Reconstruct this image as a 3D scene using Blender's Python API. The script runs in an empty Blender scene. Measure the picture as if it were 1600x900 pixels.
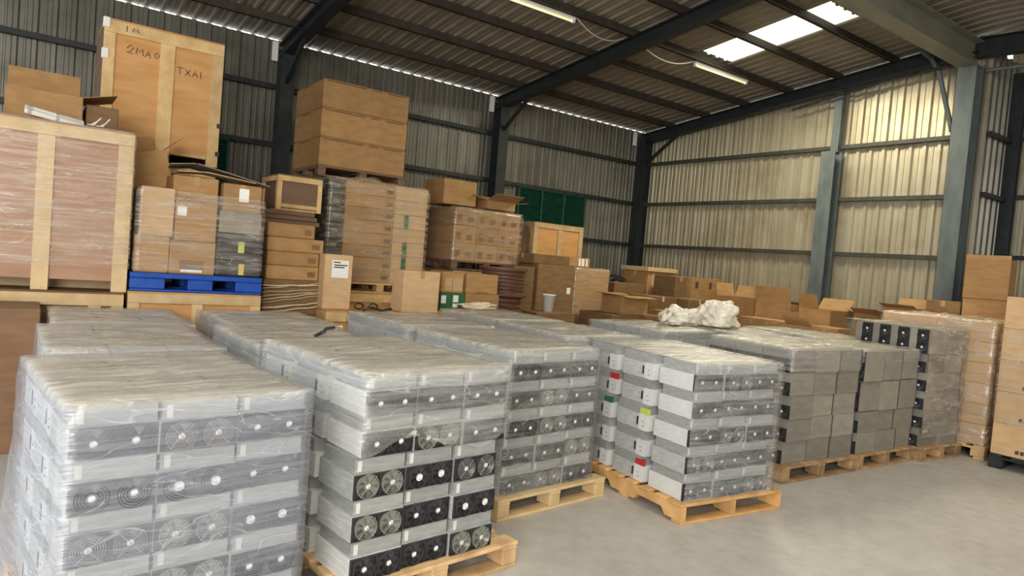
import bpy, bmesh, math, random
from mathutils import Vector, Matrix, noise
random.seed(7)
SC = bpy.context.scene
COL = SC.collection
R = math.radians

# ------------------------------------------------------------------ camera
CAM_H = 1.67
PITCH, ROLL, TH = R(-2.3), R(4.77), R(54.4)
cp, sp = math.cos(PITCH), math.sin(PITCH)
fw = Vector((math.cos(TH), math.sin(TH), 0)); rt = Vector((math.sin(TH), -math.cos(TH), 0)); up = Vector((0, 0, 1))
f_ = cp*fw + sp*up; u_ = -sp*fw + cp*up
c_, s_ = math.cos(ROLL), math.sin(ROLL)
r2 = c_*rt + s_*u_; u2 = -s_*rt + c_*u_
cam_data = bpy.data.cameras.new('camera'); cam = bpy.data.objects.new('camera', cam_data); COL.objects.link(cam)
m3 = Matrix((r2, u2, -f_)).transposed()
cam.matrix_world = Matrix.Translation((0, 0, CAM_H)) @ m3.to_4x4()
cam_data.sensor_width = 36.0; cam_data.lens = 1063.0/1600*36
cam_data.clip_end = 200
SC.camera = cam

# ------------------------------------------------------------------ world, lights, exposure
w = bpy.data.worlds.new('sky'); SC.world = w; w.use_nodes = True
bg = w.node_tree.nodes['Background']
bg.inputs['Color'].default_value = (0.93, 0.96, 1.0, 1); bg.inputs['Strength'].default_value = 1.3
def area(name, loc, target, sx, sy, power, color):
    l = bpy.data.lights.new(name, 'AREA'); l.shape = 'RECTANGLE'; l.size = sx; l.size_y = sy; l.energy = power; l.color = color
    o = bpy.data.objects.new(name, l); COL.objects.link(o); o.location = loc
    o.rotation_euler = (Vector(target)-Vector(loc)).to_track_quat('-Z', 'Y').to_euler()
    return o
area('door_daylight', (-1.9, -3.9, 2.5), (4.4, 4.2, 0.9), 6.0, 4.0, 740, (1.0, 0.955, 0.875))
area('skylight_daylight', (8.55, 6.0, 5.02), (8.3, 5.7, 0.0), 0.7, 1.9, 130, (1.0, 0.92, 0.70))
for i_, x_ in enumerate((-.2, 3.2, 6.6)):  # fill lights added under the unseen foreground roof strips
    area('added_roof_fill', (x_+.35, .55, 4.86), (x_+.35, 1.2, 0.0), 0.7, 3.4, 50, (1.0, 0.95, 0.84))
SC.view_settings.view_transform = 'Standard'; SC.view_settings.look = 'None'
SC.view_settings.gamma = 1.0; SC.view_settings.use_curve_mapping = False
SC.view_settings.exposure = 0.5
SC.cycles.max_bounces = 10; SC.cycles.transparent_max_bounces = 24
SC.cycles.diffuse_bounces = 4

# ------------------------------------------------------------------ materials
class NT:
    def __init__(s, name):
        s.m = bpy.data.materials.new(name); s.m.use_nodes = True
        s.t = s.m.node_tree; s.n = s.t.nodes; s.b = s.n['Principled BSDF']; s.out = s.n['Material Output']
    def add(s, typ, **kw):
        n = s.n.new(typ)
        for k, v in kw.items():
            if k in n.inputs: n.inputs[k].default_value = v
            else: setattr(n, k, v)
        return n
    def link(s, a, b): s.t.links.new(a, b)
    def coords(s, scale=(1, 1, 1), kind='Object', rot=(0, 0, 0)):
        tc = s.add('ShaderNodeTexCoord'); mp = s.add('ShaderNodeMapping')
        mp.inputs['Scale'].default_value = scale; mp.inputs['Rotation'].default_value = rot
        s.link(tc.outputs[kind], mp.inputs['Vector']); return mp.outputs['Vector']
    def noise(s, vec, scale=5, detail=3, rough=.5, dist=0.0):
        n = s.add('ShaderNodeTexNoise'); n.inputs['Scale'].default_value = scale; n.inputs['Detail'].default_value = detail
        n.inputs['Roughness'].default_value = rough; n.inputs['Distortion'].default_value = dist
        s.link(vec, n.inputs['Vector']); return n.outputs['Fac']
    def ramp(s, fac, stops):
        r = s.add('ShaderNodeValToRGB'); e = r.color_ramp.elements
        while len(e) < len(stops): e.new(0.5)
        for i, (p, c) in enumerate(stops):
            e[i].position = p; e[i].color = c if len(c) == 4 else (*c, 1)
        s.link(fac, r.inputs['Fac']); return r.outputs['Color']
    def bump(s, h, strength=.2, dist=.01):
        b = s.add('ShaderNodeBump'); b.inputs['Strength'].default_value = strength; b.inputs['Distance'].default_value = dist
        s.link(h, b.inputs['Height']); return b.outputs['Normal']
    def set(s, **kw):
        for k, v in kw.items(): s.b.inputs[k.replace('_', ' ')].default_value = v

def noisy(name, c1, c2, scale=(3, 3, 3), nscale=4, rough=.6, metal=0.0, bump=.0, detail=4, lo=.35, hi=.65, rnd=0.0, spec=.5):
    t = NT(name); v = t.coords(scale); n = t.noise(v, nscale, detail)
    col = t.ramp(n, [(lo, c1), (hi, c2)])
    if rnd:
        oi = t.add('ShaderNodeObjectInfo'); mr = t.add('ShaderNodeMapRange')
        mr.inputs['To Min'].default_value = 1-rnd; mr.inputs['To Max'].default_value = 1+rnd
        t.link(oi.outputs['Random'], mr.inputs['Value'])
        hs = t.add('ShaderNodeHueSaturation'); t.link(mr.outputs['Result'], hs.inputs['Value']); t.link(col, hs.inputs['Color']); col = hs.outputs['Color']
    t.link(col, t.b.inputs['Base Color']); t.set(Roughness=rough, Metallic=metal)
    t.b.inputs['Specular IOR Level'].default_value = spec
    if bump: t.link(t.bump(n, bump), t.b.inputs['Normal'])
    return t.m
def plain(name, c, rough=.5, metal=0.0, spec=.5):
    t = NT(name); t.set(Roughness=rough, Metallic=metal); t.b.inputs['Base Color'].default_value = (*c, 1)
    t.b.inputs['Specular IOR Level'].default_value = spec
    return t.m
def emit(name, c, strength):
    t = NT(name); t.set(Roughness=.6); t.b.inputs['Base Color'].default_value = (*c, 1)
    t.b.inputs['Emission Color'].default_value = (*c, 1); t.b.inputs['Emission Strength'].default_value = strength
    return t.m

M = {}
M['card'] = noisy('cardboard', (.325, .180, .066), (.395, .228, .090), (2, 2, 6), 3, .75, rnd=.14)
M['card_pale'] = noisy('pale_cardboard', (.50, .33, .17), (.58, .39, .21), (2, 2, 6), 3, .75, rnd=.10)
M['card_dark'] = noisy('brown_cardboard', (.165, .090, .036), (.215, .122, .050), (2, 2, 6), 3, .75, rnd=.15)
M['card_brown'] = noisy('deep_brown_cardboard', (.17, .09, .045), (.21, .115, .06), (2, 2, 6), 3, .75)
M['card_inner'] = plain('cardboard_inside', (.30, .18, .085), .8)
M['tape'] = plain('packing_tape', (.42, .27, .13), .25)
M['tape_clear'] = plain('pale_tape', (.60, .48, .30), .25)
M['paper'] = noisy('white_paper', (.78, .77, .73), (.85, .84, .80), (6, 6, 30), 4, .8)
M['ink'] = plain('dark_print', (.07, .05, .04), .7)
M['pine'] = noisy('pine_wood', (.52, .34, .145), (.66, .46, .22), (1.2, 1.2, 1.2), 6, .65, bump=.05, rnd=.15)
M['pine_pale'] = noisy('pale_pine_wood', (.53, .375, .185), (.64, .47, .255), (1.2, 1.2, 1.2), 6, .65, bump=.05, rnd=.12)
M['pallet'] = noisy('pallet_wood', (.42, .26, .125), (.62, .42, .22), (2, 2, 2), 4, .75, bump=.12, rnd=.22)
M['pallet_old'] = noisy('weathered_pallet_wood', (.26, .155, .075), (.44, .29, .15), (2, 2, 2), 5, .8, bump=.15, rnd=.3)
M['pallet_orange'] = noisy('orange_pallet_wood', (.52, .29, .10), (.66, .40, .17), (2, 2, 2), 4, .7, bump=.1, rnd=.2)
M['ply'] = noisy('orange_plywood', (.54, .265, .085), (.64, .345, .125), (1.0, 1.0, 5.0), 2.2, .6, detail=6, rnd=.06)
M['ply_pink'] = noisy('pinkish_plywood', (.34, .185, .11), (.42, .24, .15), (1.0, 1.0, 4.0), 2.2, .6, detail=6)
M['ply_dark'] = noisy('dark_plywood', (.15, .085, .05), (.20, .115, .065), (1.0, 1.0, 4.0), 2.2, .6, detail=6)
M['silver'] = noisy('silver_casing', (.50, .52, .52), (.62, .64, .635), (5, 5, 25), 3, .42, .35, rnd=.12)
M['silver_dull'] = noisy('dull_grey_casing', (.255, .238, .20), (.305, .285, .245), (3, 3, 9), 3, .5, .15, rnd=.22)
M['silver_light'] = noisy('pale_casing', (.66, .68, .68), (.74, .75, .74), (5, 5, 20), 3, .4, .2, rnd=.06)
M['psu'] = noisy('power_unit_grey', (.34, .35, .35), (.42, .43, .425), (5, 5, 25), 3, .45, .35, rnd=.10)
M['black'] = noisy('black_plastic', (.020, .020, .023), (.032, .032, .036), (9, 9, 9), 4, .35)
M['fan_black'] = plain('black_fan', (.045, .045, .050), .35)
M['fan_green'] = plain('grey_green_fan', (.16, .18, .14), .4)
M['wire'] = plain('bright_wire', (.62, .62, .63), .3, .8)
M['wire_dark'] = plain('dark_wire', (.05, .05, .055), .35, .6)
M['hub'] = noisy('white_hub_sticker', (.45, .45, .46), (.85, .85, .84), (60, 60, 60), 1.5, .5, lo=.42, hi=.5)
M['white'] = plain('white_plastic', (.80, .80, .77), .4)
M['sticker'] = plain('pale_sticker', (.60, .60, .58), .5)
M['red'] = plain('red_plastic', (.45, .03, .03), .4)
M['green'] = plain('green_card', (.025, .12, .05), .6)
M['lime'] = plain('lime_sticker', (.50, .55, .10), .6)
M['yellow'] = plain('yellow_sticker', (.72, .52, .03), .6)
M['blue'] = noisy('blue_plastic', (.008, .058, .33), (.012, .078, .40), (4, 4, 4), 3, .4)
M['steel'] = noisy('dark_painted_steel', (.016, .020, .021), (.028, .034, .036), (2, 2, 2), 4, .5, .2)
M['steel_col'] = noisy('grey_green_painted_steel', (.085, .105, .105), (.125, .150, .148), (2, 2, .7), 4, .5, .1)
M['girt'] = noisy('dark_olive_steel', (.040, .042, .034), (.060, .062, .050), (2, 2, 2), 4, .5, .1)
M['purlin'] = noisy('brown_painted_steel', (.035, .028, .021), (.055, .044, .033), (2, 2, 2), 4, .6, .1)
M['girder'] = noisy('olive_painted_steel', (.20, .20, .155), (.26, .255, .20), (1, 2, 2), 3, .45, .1)
M['shutter'] = noisy('green_louver', (.006, .055, .035), (.012, .085, .055), (3, 3, 3), 3, .5)
M['dark_bag'] = plain('black_bag', (.015, .014, .016), .3)
M['shade_charcoal'] = noisy('side_shade_card', (.045, .044, .040), (.075, .073, .066), (4, 4, 8), 4, .6, rnd=.2)  # near-black card with the wrapped pallet's side shade in its colour
M['drum'] = noisy('brown_reel', (.10, .045, .028), (.16, .075, .045), (3, 3, 14), 3, .55)
M['tube_light'] = emit('fluorescent_tube', (1.0, .93, .55), .62)
M['skylight'] = emit('translucent_sheet', (1.0, .975, .80), .80)
M['cable'] = plain('pale_cable', (.45, .42, .33), .6)
M['foam'] = plain('white_foam', (.82, .80, .76), .7)
M['crumple'] = noisy('pale_crumpled_sheet', (.60, .50, .36), (.72, .62, .46), (8, 8, 8), 4, .5)
M['grey_sheet'] = noisy('grey_card_sheet', (.24, .20, .16), (.31, .26, .21), (4, 4, 4), 3, .8)

def sheet_mat(name, c1, c2, c3, rough, metal):
    "ribbed metal cladding with rain streaks and blotches of dirt"
    t = NT(name)
    v = t.coords((2.2, 2.2, .22)); n1 = t.noise(v, 3.0, 5, .6)
    v2 = t.coords((.6, .6, .9)); n2 = t.noise(v2, 1.6, 4, .6)
    a = t.ramp(n1, [(.32, c1), (.68, c2)])
    mix = t.add('ShaderNodeMixRGB', blend_type='MIX')
    k = t.ramp(n2, [(.48, (0, 0, 0)), (.72, (.75, .75, .75))])
    t.link(k, mix.inputs['Fac']); t.link(a, mix.inputs['Color1']); mix.inputs['Color2'].default_value = (*c3, 1)
    t.link(mix.outputs['Color'], t.b.inputs['Base Color']); t.set(Roughness=rough, Metallic=metal)
    return t.m
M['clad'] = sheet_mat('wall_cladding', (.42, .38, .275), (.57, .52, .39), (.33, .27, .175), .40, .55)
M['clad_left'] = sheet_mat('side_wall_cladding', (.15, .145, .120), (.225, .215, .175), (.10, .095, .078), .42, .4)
M['roof'] = sheet_mat('roof_cladding', (.235, .205, .155), (.30, .265, .205), (.185, .155, .115), .55, .05)

def concrete():
    t = NT('concrete_floor')
    v = t.coords((1, 1, 1)); n1 = t.noise(v, .9, 6, .62); n2 = t.noise(v, 7, 6, .7); n3 = t.noise(t.coords((2, .5, 1), rot=(0, 0, .5)), 3, 5, .7)
    a = t.ramp(n1, [(.30, (.43, .405, .365)), (.70, (.52, .495, .45))])
    b = t.ramp(n2, [(.35, (.78, .78, .78)), (.6, (1, 1, 1))])
    c = t.ramp(n3, [(.30, (.72, .70, .68)), (.46, (1, 1, 1))])
    m1 = t.add('ShaderNodeMixRGB', blend_type='MULTIPLY', Fac=.7); m2 = t.add('ShaderNodeMixRGB', blend_type='MULTIPLY', Fac=.28)
    t.link(a, m1.inputs['Color1']); t.link(b, m1.inputs['Color2']); t.link(m1.outputs['Color'], m2.inputs['Color1']); t.link(c, m2.inputs['Color2'])
    t.link(m2.outputs['Color'], t.b.inputs['Base Color']); t.set(Roughness=.55)
    t.link(t.bump(n2, .12, .01), t.b.inputs['Normal'])
    return t.m
M['floor'] = concrete()

def film_mat(name, lo, hi, tint, top_lo, top_hi, streak=1.0, mid=.5, wid=.16, crease=.32, zs=34):
    "clear stretch film: see-through with whitish horizontal streaks where it is wrinkled and doubled; cream sheen painted on top faces"
    t = NT(name); t.n.remove(t.b)
    side = t.noise(t.coords((1.3*streak, 1.3*streak, zs)), 1.0, 5, .62, .35)
    diag = t.noise(t.coords((3.0, 3.0, 11), rot=(.5, .35, 0)), 1.6, 3, .6, .5)
    topn = t.noise(t.coords((1.7, 22, 1), rot=(0, 0, .12)), 1.0, 6, .72, .8)
    geo = t.add('ShaderNodeTexCoord'); sx = t.add('ShaderNodeSeparateXYZ'); t.link(geo.outputs['Normal'], sx.inputs[0])
    istop = t.add('ShaderNodeMapRange'); istop.inputs['From Min'].default_value = .45; istop.inputs['From Max'].default_value = .8
    t.link(sx.outputs['Z'], istop.inputs['Value'])
    mx = t.add('ShaderNodeMath', operation='MULTIPLY_ADD'); mx.inputs[1].default_value = .7; t.link(side, mx.inputs[0])
    dm = t.add('ShaderNodeMath', operation='MULTIPLY'); dm.inputs[1].default_value = .3; t.link(diag, dm.inputs[0]); t.link(dm.outputs[0], mx.inputs[2])
    def rng(v, a, b):
        r = t.add('ShaderNodeMapRange', interpolation_type='SMOOTHSTEP'); r.inputs['From Min'].default_value = mid-wid; r.inputs['From Max'].default_value = mid+wid
        r.inputs['To Min'].default_value = a; r.inputs['To Max'].default_value = b; t.link(v, r.inputs['Value']); return r.outputs['Result']
    def fil(v, wdt, amt):      # thin bright creases along the level lines of a noise
        a = t.add('ShaderNodeMath', operation='SUBTRACT'); a.inputs[1].default_value = .5; t.link(v, a.inputs[0])
        b = t.add('ShaderNodeMath', operation='ABSOLUTE'); t.link(a.outputs[0], b.inputs[0])
        r = t.add('ShaderNodeMapRange'); r.inputs['From Min'].default_value = 0; r.inputs['From Max'].default_value = wdt; r.inputs['To Min'].default_value = amt; r.inputs['To Max'].default_value = 0
        t.link(b.outputs[0], r.inputs['Value']); return r.outputs['Result']
    def addv(a, b):
        m = t.add('ShaderNodeMath', operation='ADD'); m.use_clamp = True; t.link(a, m.inputs[0]); t.link(b, m.inputs[1]); return m.outputs[0]
    cr = t.noise(t.coords((1.5, 1.5, 8), rot=(.35, .3, 0)), 1.5, 2, .5, .8)
    crt = t.noise(t.coords((1.2, 9, 1), rot=(0, 0, .25)), 1.3, 2, .5, 1.0)
    fs = addv(rng(mx.outputs[0], lo, hi), fil(cr, .012, crease)); ft = addv(rng(topn, top_lo, top_hi), fil(crt, .02, .45))
    fm = t.add('ShaderNodeMix', data_type='FLOAT'); t.link(istop.outputs['Result'], fm.inputs[0]); t.link(fs, fm.inputs[2]); t.link(ft, fm.inputs[3])
    hm = t.add('ShaderNodeMix', data_type='FLOAT'); t.link(istop.outputs['Result'], hm.inputs[0]); t.link(mx.outputs[0], hm.inputs[2]); t.link(topn, hm.inputs[3])
    nrm = t.bump(hm.outputs[0], .55, .02)
    tr = t.add('ShaderNodeBsdfTransparent'); df = t.add('ShaderNodeBsdfDiffuse'); tl = t.add('ShaderNodeBsdfTranslucent'); gl = t.add('ShaderNodeBsdfGlossy')
    tc_ = t.add('ShaderNodeMix', data_type='RGBA'); t.link(istop.outputs['Result'], tc_.inputs[0]); tc_.inputs[6].default_value = (*tint, 1); tc_.inputs[7].default_value = (.90, .84, .69, 1); t.link(tc_.outputs[2], df.inputs['Color']); tl.inputs['Color'].default_value = (*tint, 1); gl.inputs['Color'].default_value = (.95, .95, .95, 1); gl.inputs['Roughness'].default_value = .22  # cream on upward faces stands for skylight reflected in the film
    for x in (df, tl, gl): t.link(nrm, x.inputs['Normal'])
    m1 = t.add('ShaderNodeMixShader', Fac=.35); t.link(df.outputs[0], m1.inputs[1]); t.link(tl.outputs[0], m1.inputs[2])
    fr = t.add('ShaderNodeFresnel', IOR=1.7)
    fmx = t.add('ShaderNodeMath', operation='MULTIPLY_ADD'); t.link(fr.outputs[0], fmx.inputs[0]); fmx.inputs[1].default_value = .75; fmx.inputs[2].default_value = .10
    m2 = t.add('ShaderNodeMixShader'); t.link(fmx.outputs[0], m2.inputs['Fac']); t.link(m1.outputs[0], m2.inputs[1]); t.link(gl.outputs[0], m2.inputs[2])
    m3_ = t.add('ShaderNodeMixShader'); t.link(fm.outputs[0], m3_.inputs['Fac']); t.link(tr.outputs[0], m3_.inputs[1]); t.link(m2.outputs[0], m3_.inputs[2])
    t.link(m3_.outputs[0], t.out.inputs['Surface'])
    return t.m
M['film_milky'] = film_mat('milky_stretch_film', .24, .50, (.66, .70, .81), .20, .98, wid=.20, zs=48)
M['film_clear'] = film_mat('clear_stretch_film', .12, .44, (.80, .81, .82), .22, .97)
M['film_grey'] = film_mat('greyish_stretch_film', .10, .40, (.72, .73, .72), .22, .97)
M['film_crinkle'] = film_mat('crinkled_stretch_film', .06, .55, (.82, .76, .68), .2, .9, 2.2, .53, .13, crease=.75, zs=6)
M['film_warm'] = film_mat('warm_stretch_film', .05, .50, (.80, .73, .64), .2, .7, 1.0, .53, .15)
M['film_tan'] = film_mat('tan_stretch_film', .03, .42, (.80, .72, .56), .2, .9, 1.3, .52, .14, crease=.5, zs=16)

def bag_mat():
    t = NT('white_plastic_bag'); v = t.coords((7, 7, 7)); n = t.noise(v, 2.2, 6, .6, .6)
    c = t.ramp(n, [(.3, (.60, .54, .44)), (.65, (.86, .82, .72))]); t.link(c, t.b.inputs['Base Color']); t.set(Roughness=.38)
    t.link(t.bump(n, .6, .03), t.b.inputs['Normal']); return t.m
M['bag'] = bag_mat()

# ------------------------------------------------------------------ mesh helpers
class MB:
    def __init__(s): s.v = []; s.f = []
    def box(s, x0, x1, y0, y1, z0, z1):
        i = len(s.v)
        s.v += [(x0, y0, z0), (x1, y0, z0), (x1, y1, z0), (x0, y1, z0), (x0, y0, z1), (x1, y0, z1), (x1, y1, z1), (x0, y1, z1)]
        s.f += [(i, i+3, i+2, i+1), (i+4, i+5, i+6, i+7), (i, i+1, i+5, i+4), (i+1, i+2, i+6, i+5), (i+2, i+3, i+7, i+6), (i+3, i, i+4, i+7)]
        return s
    def obox(s, mat, sx, sy, sz):
        "box of size sx,sy,sz centred on a matrix"
        i = len(s.v); h = [(a, b, c) for c in (-.5, .5) for a, b in ((-.5, -.5), (.5, -.5), (.5, .5), (-.5, .5))]
        for a, b, c in h: s.v.append(tuple(mat @ Vector((a*sx, b*sy, c*sz))))
        s.f += [(i, i+3, i+2, i+1), (i+4, i+5, i+6, i+7), (i, i+1, i+5, i+4), (i+1, i+2, i+6, i+5), (i+2, i+3, i+7, i+6), (i+3, i, i+4, i+7)]
        return s
    def bar(s, a, b, wd, ht, upv=(0, 0, 1)):
        a, b = Vector(a), Vector(b); d = b-a; L = d.length; x = d.normalized(); z = Vector(upv); y = z.cross(x)
        if y.length < 1e-4: y = Vector((0, 1, 0)).cross(x)
        y.normalize(); z = x.cross(y)
        m = Matrix((x, y, z)).transposed().to_4x4(); m.translation = (a+b)/2
        return s.obox(m, L, wd, ht)
    def ibeam(s, a, b, wd, ht, tf=.012, tw=.009, upv=(0, 0, 1)):
        a, b = Vector(a), Vector(b); x = (b-a).normalized(); y = Vector(upv).cross(x); y.normalize(); z = x.cross(y)
        for dz in (ht/2-tf/2, -ht/2+tf/2): s.bar(a+z*dz, b+z*dz, wd, tf, z)
        s.bar(a, b, tw, ht-2*tf, z); return s
    def tube(s, pts, r, n=8, cap=True):
        P = [Vector(p) for p in pts]; rings = []
        for k, p in enumerate(P):
            d = (P[min(k+1, len(P)-1)]-P[max(k-1, 0)]).normalized()
            a = d.orthogonal().normalized() if k == 0 else (rings[-1][1] - d*rings[-1][1].dot(d)).normalized()
            b = d.cross(a); i = len(s.v); rr = r[k] if isinstance(r, (list, tuple)) else r
            s.v += [tuple(p + a*math.cos(2*math.pi*j/n)*rr + b*math.sin(2*math.pi*j/n)*rr) for j in range(n)]
            rings.append((i, a))
        for (i, _), (j, _) in zip(rings, rings[1:]):
            s.f += [(i+k, i+(k+1) % n, j+(k+1) % n, j+k) for k in range(n)]
        if cap:
            s.f.append(tuple(rings[0][0]+k for k in reversed(range(n)))); s.f.append(tuple(rings[-1][0]+k for k in range(n)))
        return s
    def ring(s, c, axis, r0, r1, h, n=20):
        "flat annulus of thickness h"
        c = Vector(c); ax = Vector(axis).normalized(); a = ax.orthogonal().normalized(); b = ax.cross(a); i = len(s.v)
        for k in range(n):
            d = a*math.cos(2*math.pi*k/n) + b*math.sin(2*math.pi*k/n)
            s.v += [tuple(c+d*r0), tuple(c+d*r1), tuple(c+d*r1+ax*h), tuple(c+d*r0+ax*h)]
        for k in range(n):
            p, q = i+4*k, i+4*((k+1) % n)
            for e in range(4): s.f.append((p+e, q+e, q+(e+1) % 4, p+(e+1) % 4))
        return s
    def disc(s, c, axis, r, h, n=16):
        c = Vector(c); ax = Vector(axis).normalized(); s.tube([c, c+ax*h], r, n); return s
    def lathe(s, prof, n=32):
        i = len(s.v); m = len(prof)
        for k in range(n):
            a = 2*math.pi*k/n
            s.v += [(r*math.cos(a), r*math.sin(a), z) for r, z in prof]
        for k in range(n):
            p, q = i+k*m, i+((k+1) % n)*m
            s.f += [(p+e, q+e, q+e+1, p+e+1) for e in range(m-1)]
        return s
    def mesh(s, name, mat, bevel=0.0, smooth=False, seg=1):
        me = bpy.data.meshes.new(name); me.from_pydata(s.v, [], s.f)
        bm = bmesh.new(); bm.from_mesh(me); bmesh.ops.recalc_face_normals(bm, faces=bm.faces)
        if bevel: bmesh.ops.bevel(bm, geom=list(bm.edges), offset=bevel, segments=seg, affect='EDGES', profile=.6)
        if smooth:
            for f in bm.faces: f.smooth = True
        bm.to_mesh(me); bm.free()
        me.materials.append(M[mat] if isinstance(mat, str) else mat); return me
    def build(s, name, mat, parent=None, bevel=0.0, smooth=False, seg=1):
        return link(name, s.mesh(name, mat, bevel, smooth, seg), parent)
def link(name, me, parent=None):
    o = bpy.data.objects.new(name, me); COL.objects.link(o)
    if parent: o.parent = parent
    return o
def tag(o, label=None, cat=None, group=None, kind=None):
    if label: o['label'] = label
    if cat: o['category'] = cat
    if group: o['group'] = group
    if kind: o['kind'] = kind
    return o
def empty(name, label, cat, loc=(0, 0, 0), rz=0.0, group=None):
    o = bpy.data.objects.new(name, None); COL.objects.link(o); o.location = loc; o.rotation_euler = (0, 0, rz); o.empty_display_size = .1
    return tag(o, label, cat, group)
def struct(name, mb, mat, bevel=0.0, parent=None, label=None):
    o = mb.build(name, mat, parent, bevel)
    if not parent: tag(o, kind='structure', label=label)
    return o
def dup(root, loc, rot, label, group=None):
    r = root.copy(); COL.objects.link(r); r.location = loc; r.rotation_euler = rot; r['label'] = label
    if group: r['group'] = group
    for ch in list(root.children):
        c = ch.copy(); COL.objects.link(c); c.parent = r
        for g in list(ch.children):
            d = g.copy(); COL.objects.link(d); d.parent = c
    return r

# ------------------------------------------------------------------ the shell of the warehouse
XC, YW = 10.7, 10.5            # inner faces of the back wall and of the left wall
def roof_z(y):
    ridge = 3.75
    if y >= 4.1: return 4.70 + .113*(10.5-y)
    if y >= 3.4:               # rounded ridge
        t = (4.1-y)/.7; z0 = 4.70+.113*6.4
        return z0 + .7*(.113*t - .113*t*t)
    return 4.70 + .113*6.4 - .10*(3.4-y)
PITCHR = .20
def profile(L, pitch=PITCHR, d=.038):
    pts = []; x = 0.0
    while x < L:
        pts += [(x, 0), (x+pitch*.24, 0), (x+pitch*.28, d*.28), (x+pitch*.36, d*.28), (x+pitch*.40, 0), (x+pitch*.62, 0), (x+pitch*.70, d), (x+pitch*.90, d)]; x += pitch
    pts = [p for p in pts if p[0] <= L]; pts.append((L, 0)); return pts
def sheet(name, mat, org, du, dn, L, zlo, ztop, label, rib=.038):
    "upright ribbed sheet: runs along du, ribs project along dn, top height ztop(u)"
    mb = MB(); o = Vector(org); du = Vector(du); dn = Vector(dn); P = profile(L, d=rib)
    for u, d in P:
        q = o+du*u+dn*d
        mb.v += [(q.x, q.y, zlo), (q.x, q.y, ztop(u))]
    for k in range(len(P)-1): mb.f.append((2*k, 2*k+2, 2*k+3, 2*k+1))
    ob = mb.build(name, mat); sol = ob.modifiers.new('gauge', 'SOLIDIFY'); sol.thickness = .003
    return tag(ob, kind='structure', label=label)
struct('floor', MB().box(-7, 14, -9, 11.5, -.15, 0), 'floor', label='dusty pale grey concrete floor')
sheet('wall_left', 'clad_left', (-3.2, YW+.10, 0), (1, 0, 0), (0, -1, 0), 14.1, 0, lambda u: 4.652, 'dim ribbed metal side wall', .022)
sheet('wall_back', 'clad', (XC+.10, YW+.10, 0), (0, -1, 0), (-1, 0, 0), 6.52, 0, lambda u: roof_z(YW+.10-u)-.045, 'pale ribbed metal gable wall')
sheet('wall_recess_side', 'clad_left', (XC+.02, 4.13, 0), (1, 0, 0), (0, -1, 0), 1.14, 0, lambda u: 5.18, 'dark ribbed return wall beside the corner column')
sheet('wall_recess_back', 'clad', (XC+1.1, 4.2, 0), (0, -1, 0), (-1, 0, 0), 8.6, 0, lambda u: roof_z(4.2-u)-.05, 'ribbed back wall of the recess')
sheet('wall_added_front', 'clad_left', (-3.2, -4.35, 0), (1, 0, 0), (0, 1, 0), 15.0, 0, lambda u: 4.60, 'unseen ribbed metal wall added behind the viewpoint to limit sky light')  # out of view, added to cut down the incoming sky light
# roof: ribbed sheets running up the slope, with a translucent strip let into the left slope
SKY = (8.22, 8.92, 5.02, 7.03)
SKIES = [SKY]+[(x_, x_+.70, -1.2, 2.3) for x_ in (-.2, 3.2, 6.6)]  # real skylight first, then unseen glowing strips added to brighten the foreground
def roof():
    ys = [10.64, 9.5, 8.5, 7.5, SKY[3], 6.4, 5.7, SKY[2], 4.5, 4.1, 3.95, 3.8, 3.65, 3.5, 3.4, 2.3, .5, -1.2, -4.4]
    mb = MB(); P = profile(15.0, d=.024); x0 = -3.2; ny = len(ys)
    for u, d in P:
        for y in ys: mb.v.append((x0+u, y, roof_z(y)-d))
    for k in range(len(P)-1):
        xm = x0+(P[k][0]+P[k+1][0])/2
        for j in range(ny-1):
            ym = (ys[j]+ys[j+1])/2
            if any(a < xm < b and c < ym < d for a, b, c, d in SKIES): continue
            mb.f.append((k*ny+j, k*ny+j+1, (k+1)*ny+j+1, (k+1)*ny+j))
    o = mb.build('ceiling', 'roof'); so = o.modifiers.new('gauge', 'SOLIDIFY'); so.thickness = .003; tag(o, kind='structure', label='ribbed metal roof sheets')
    for i, (a, b, c, d_) in enumerate(SKIES):
        mb = MB(); Q = [(u, d) for u, d in P if a-.13 < x0+u < b+.13]; yy = (d_+.05, c+(d_-c)*.66, c+(d_-c)*.33, c-.05)
        for u, d in Q:
            for y in yy: mb.v.append((x0+u, y, roof_z(y)-d+.006))
        for k in range(len(Q)-1):
            for j in range(3): mb.f.append((k*4+j, k*4+j+1, k*4+j+5, k*4+j+4))
        o = mb.build('window_%d' % (1 if i == 0 else 3+i), 'skylight'); tag(o, ('bright translucent skylight strip in the roof', 'unseen roof strip added above the viewpoint for fill light', 'unseen roof strip added above the aisle for fill light', 'unseen roof strip added above the far aisle for fill light')[i], kind='structure')
roof()
# girts on the walls
n = 0
def trim(mb, mat, label, bevel=0.0):
    global n; n += 1
    return struct('trim_%d' % n, mb, mat, bevel, label=label)
GZ = (3.95, 3.10, 2.22, 1.33)
for z, w_ in zip(GZ, ('top', 'second', 'third', 'lowest')):
    trim(MB().box(-3.2, XC, YW-.03, YW+.06, z-.035, z+.035), 'steel', w_+' dark horizontal rail on the left wall')
    trim(MB().box(XC-.03, XC+.06, 4.36, YW-.05, z-.03, z+.03), 'girt', w_+' grey horizontal rail on the gable wall')
    trim(MB().box(XC+1.0, XC+1.06, -4, 4.0, z-.03+.1, z+.03+.1), 'steel', w_+' dark horizontal rail in the recess')
    trim(MB().box(XC+.16, XC+1.0, 4.02, 4.08, z-.03+.05, z+.03+.05), 'steel', w_+' dark short rail on the return wall')
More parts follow.
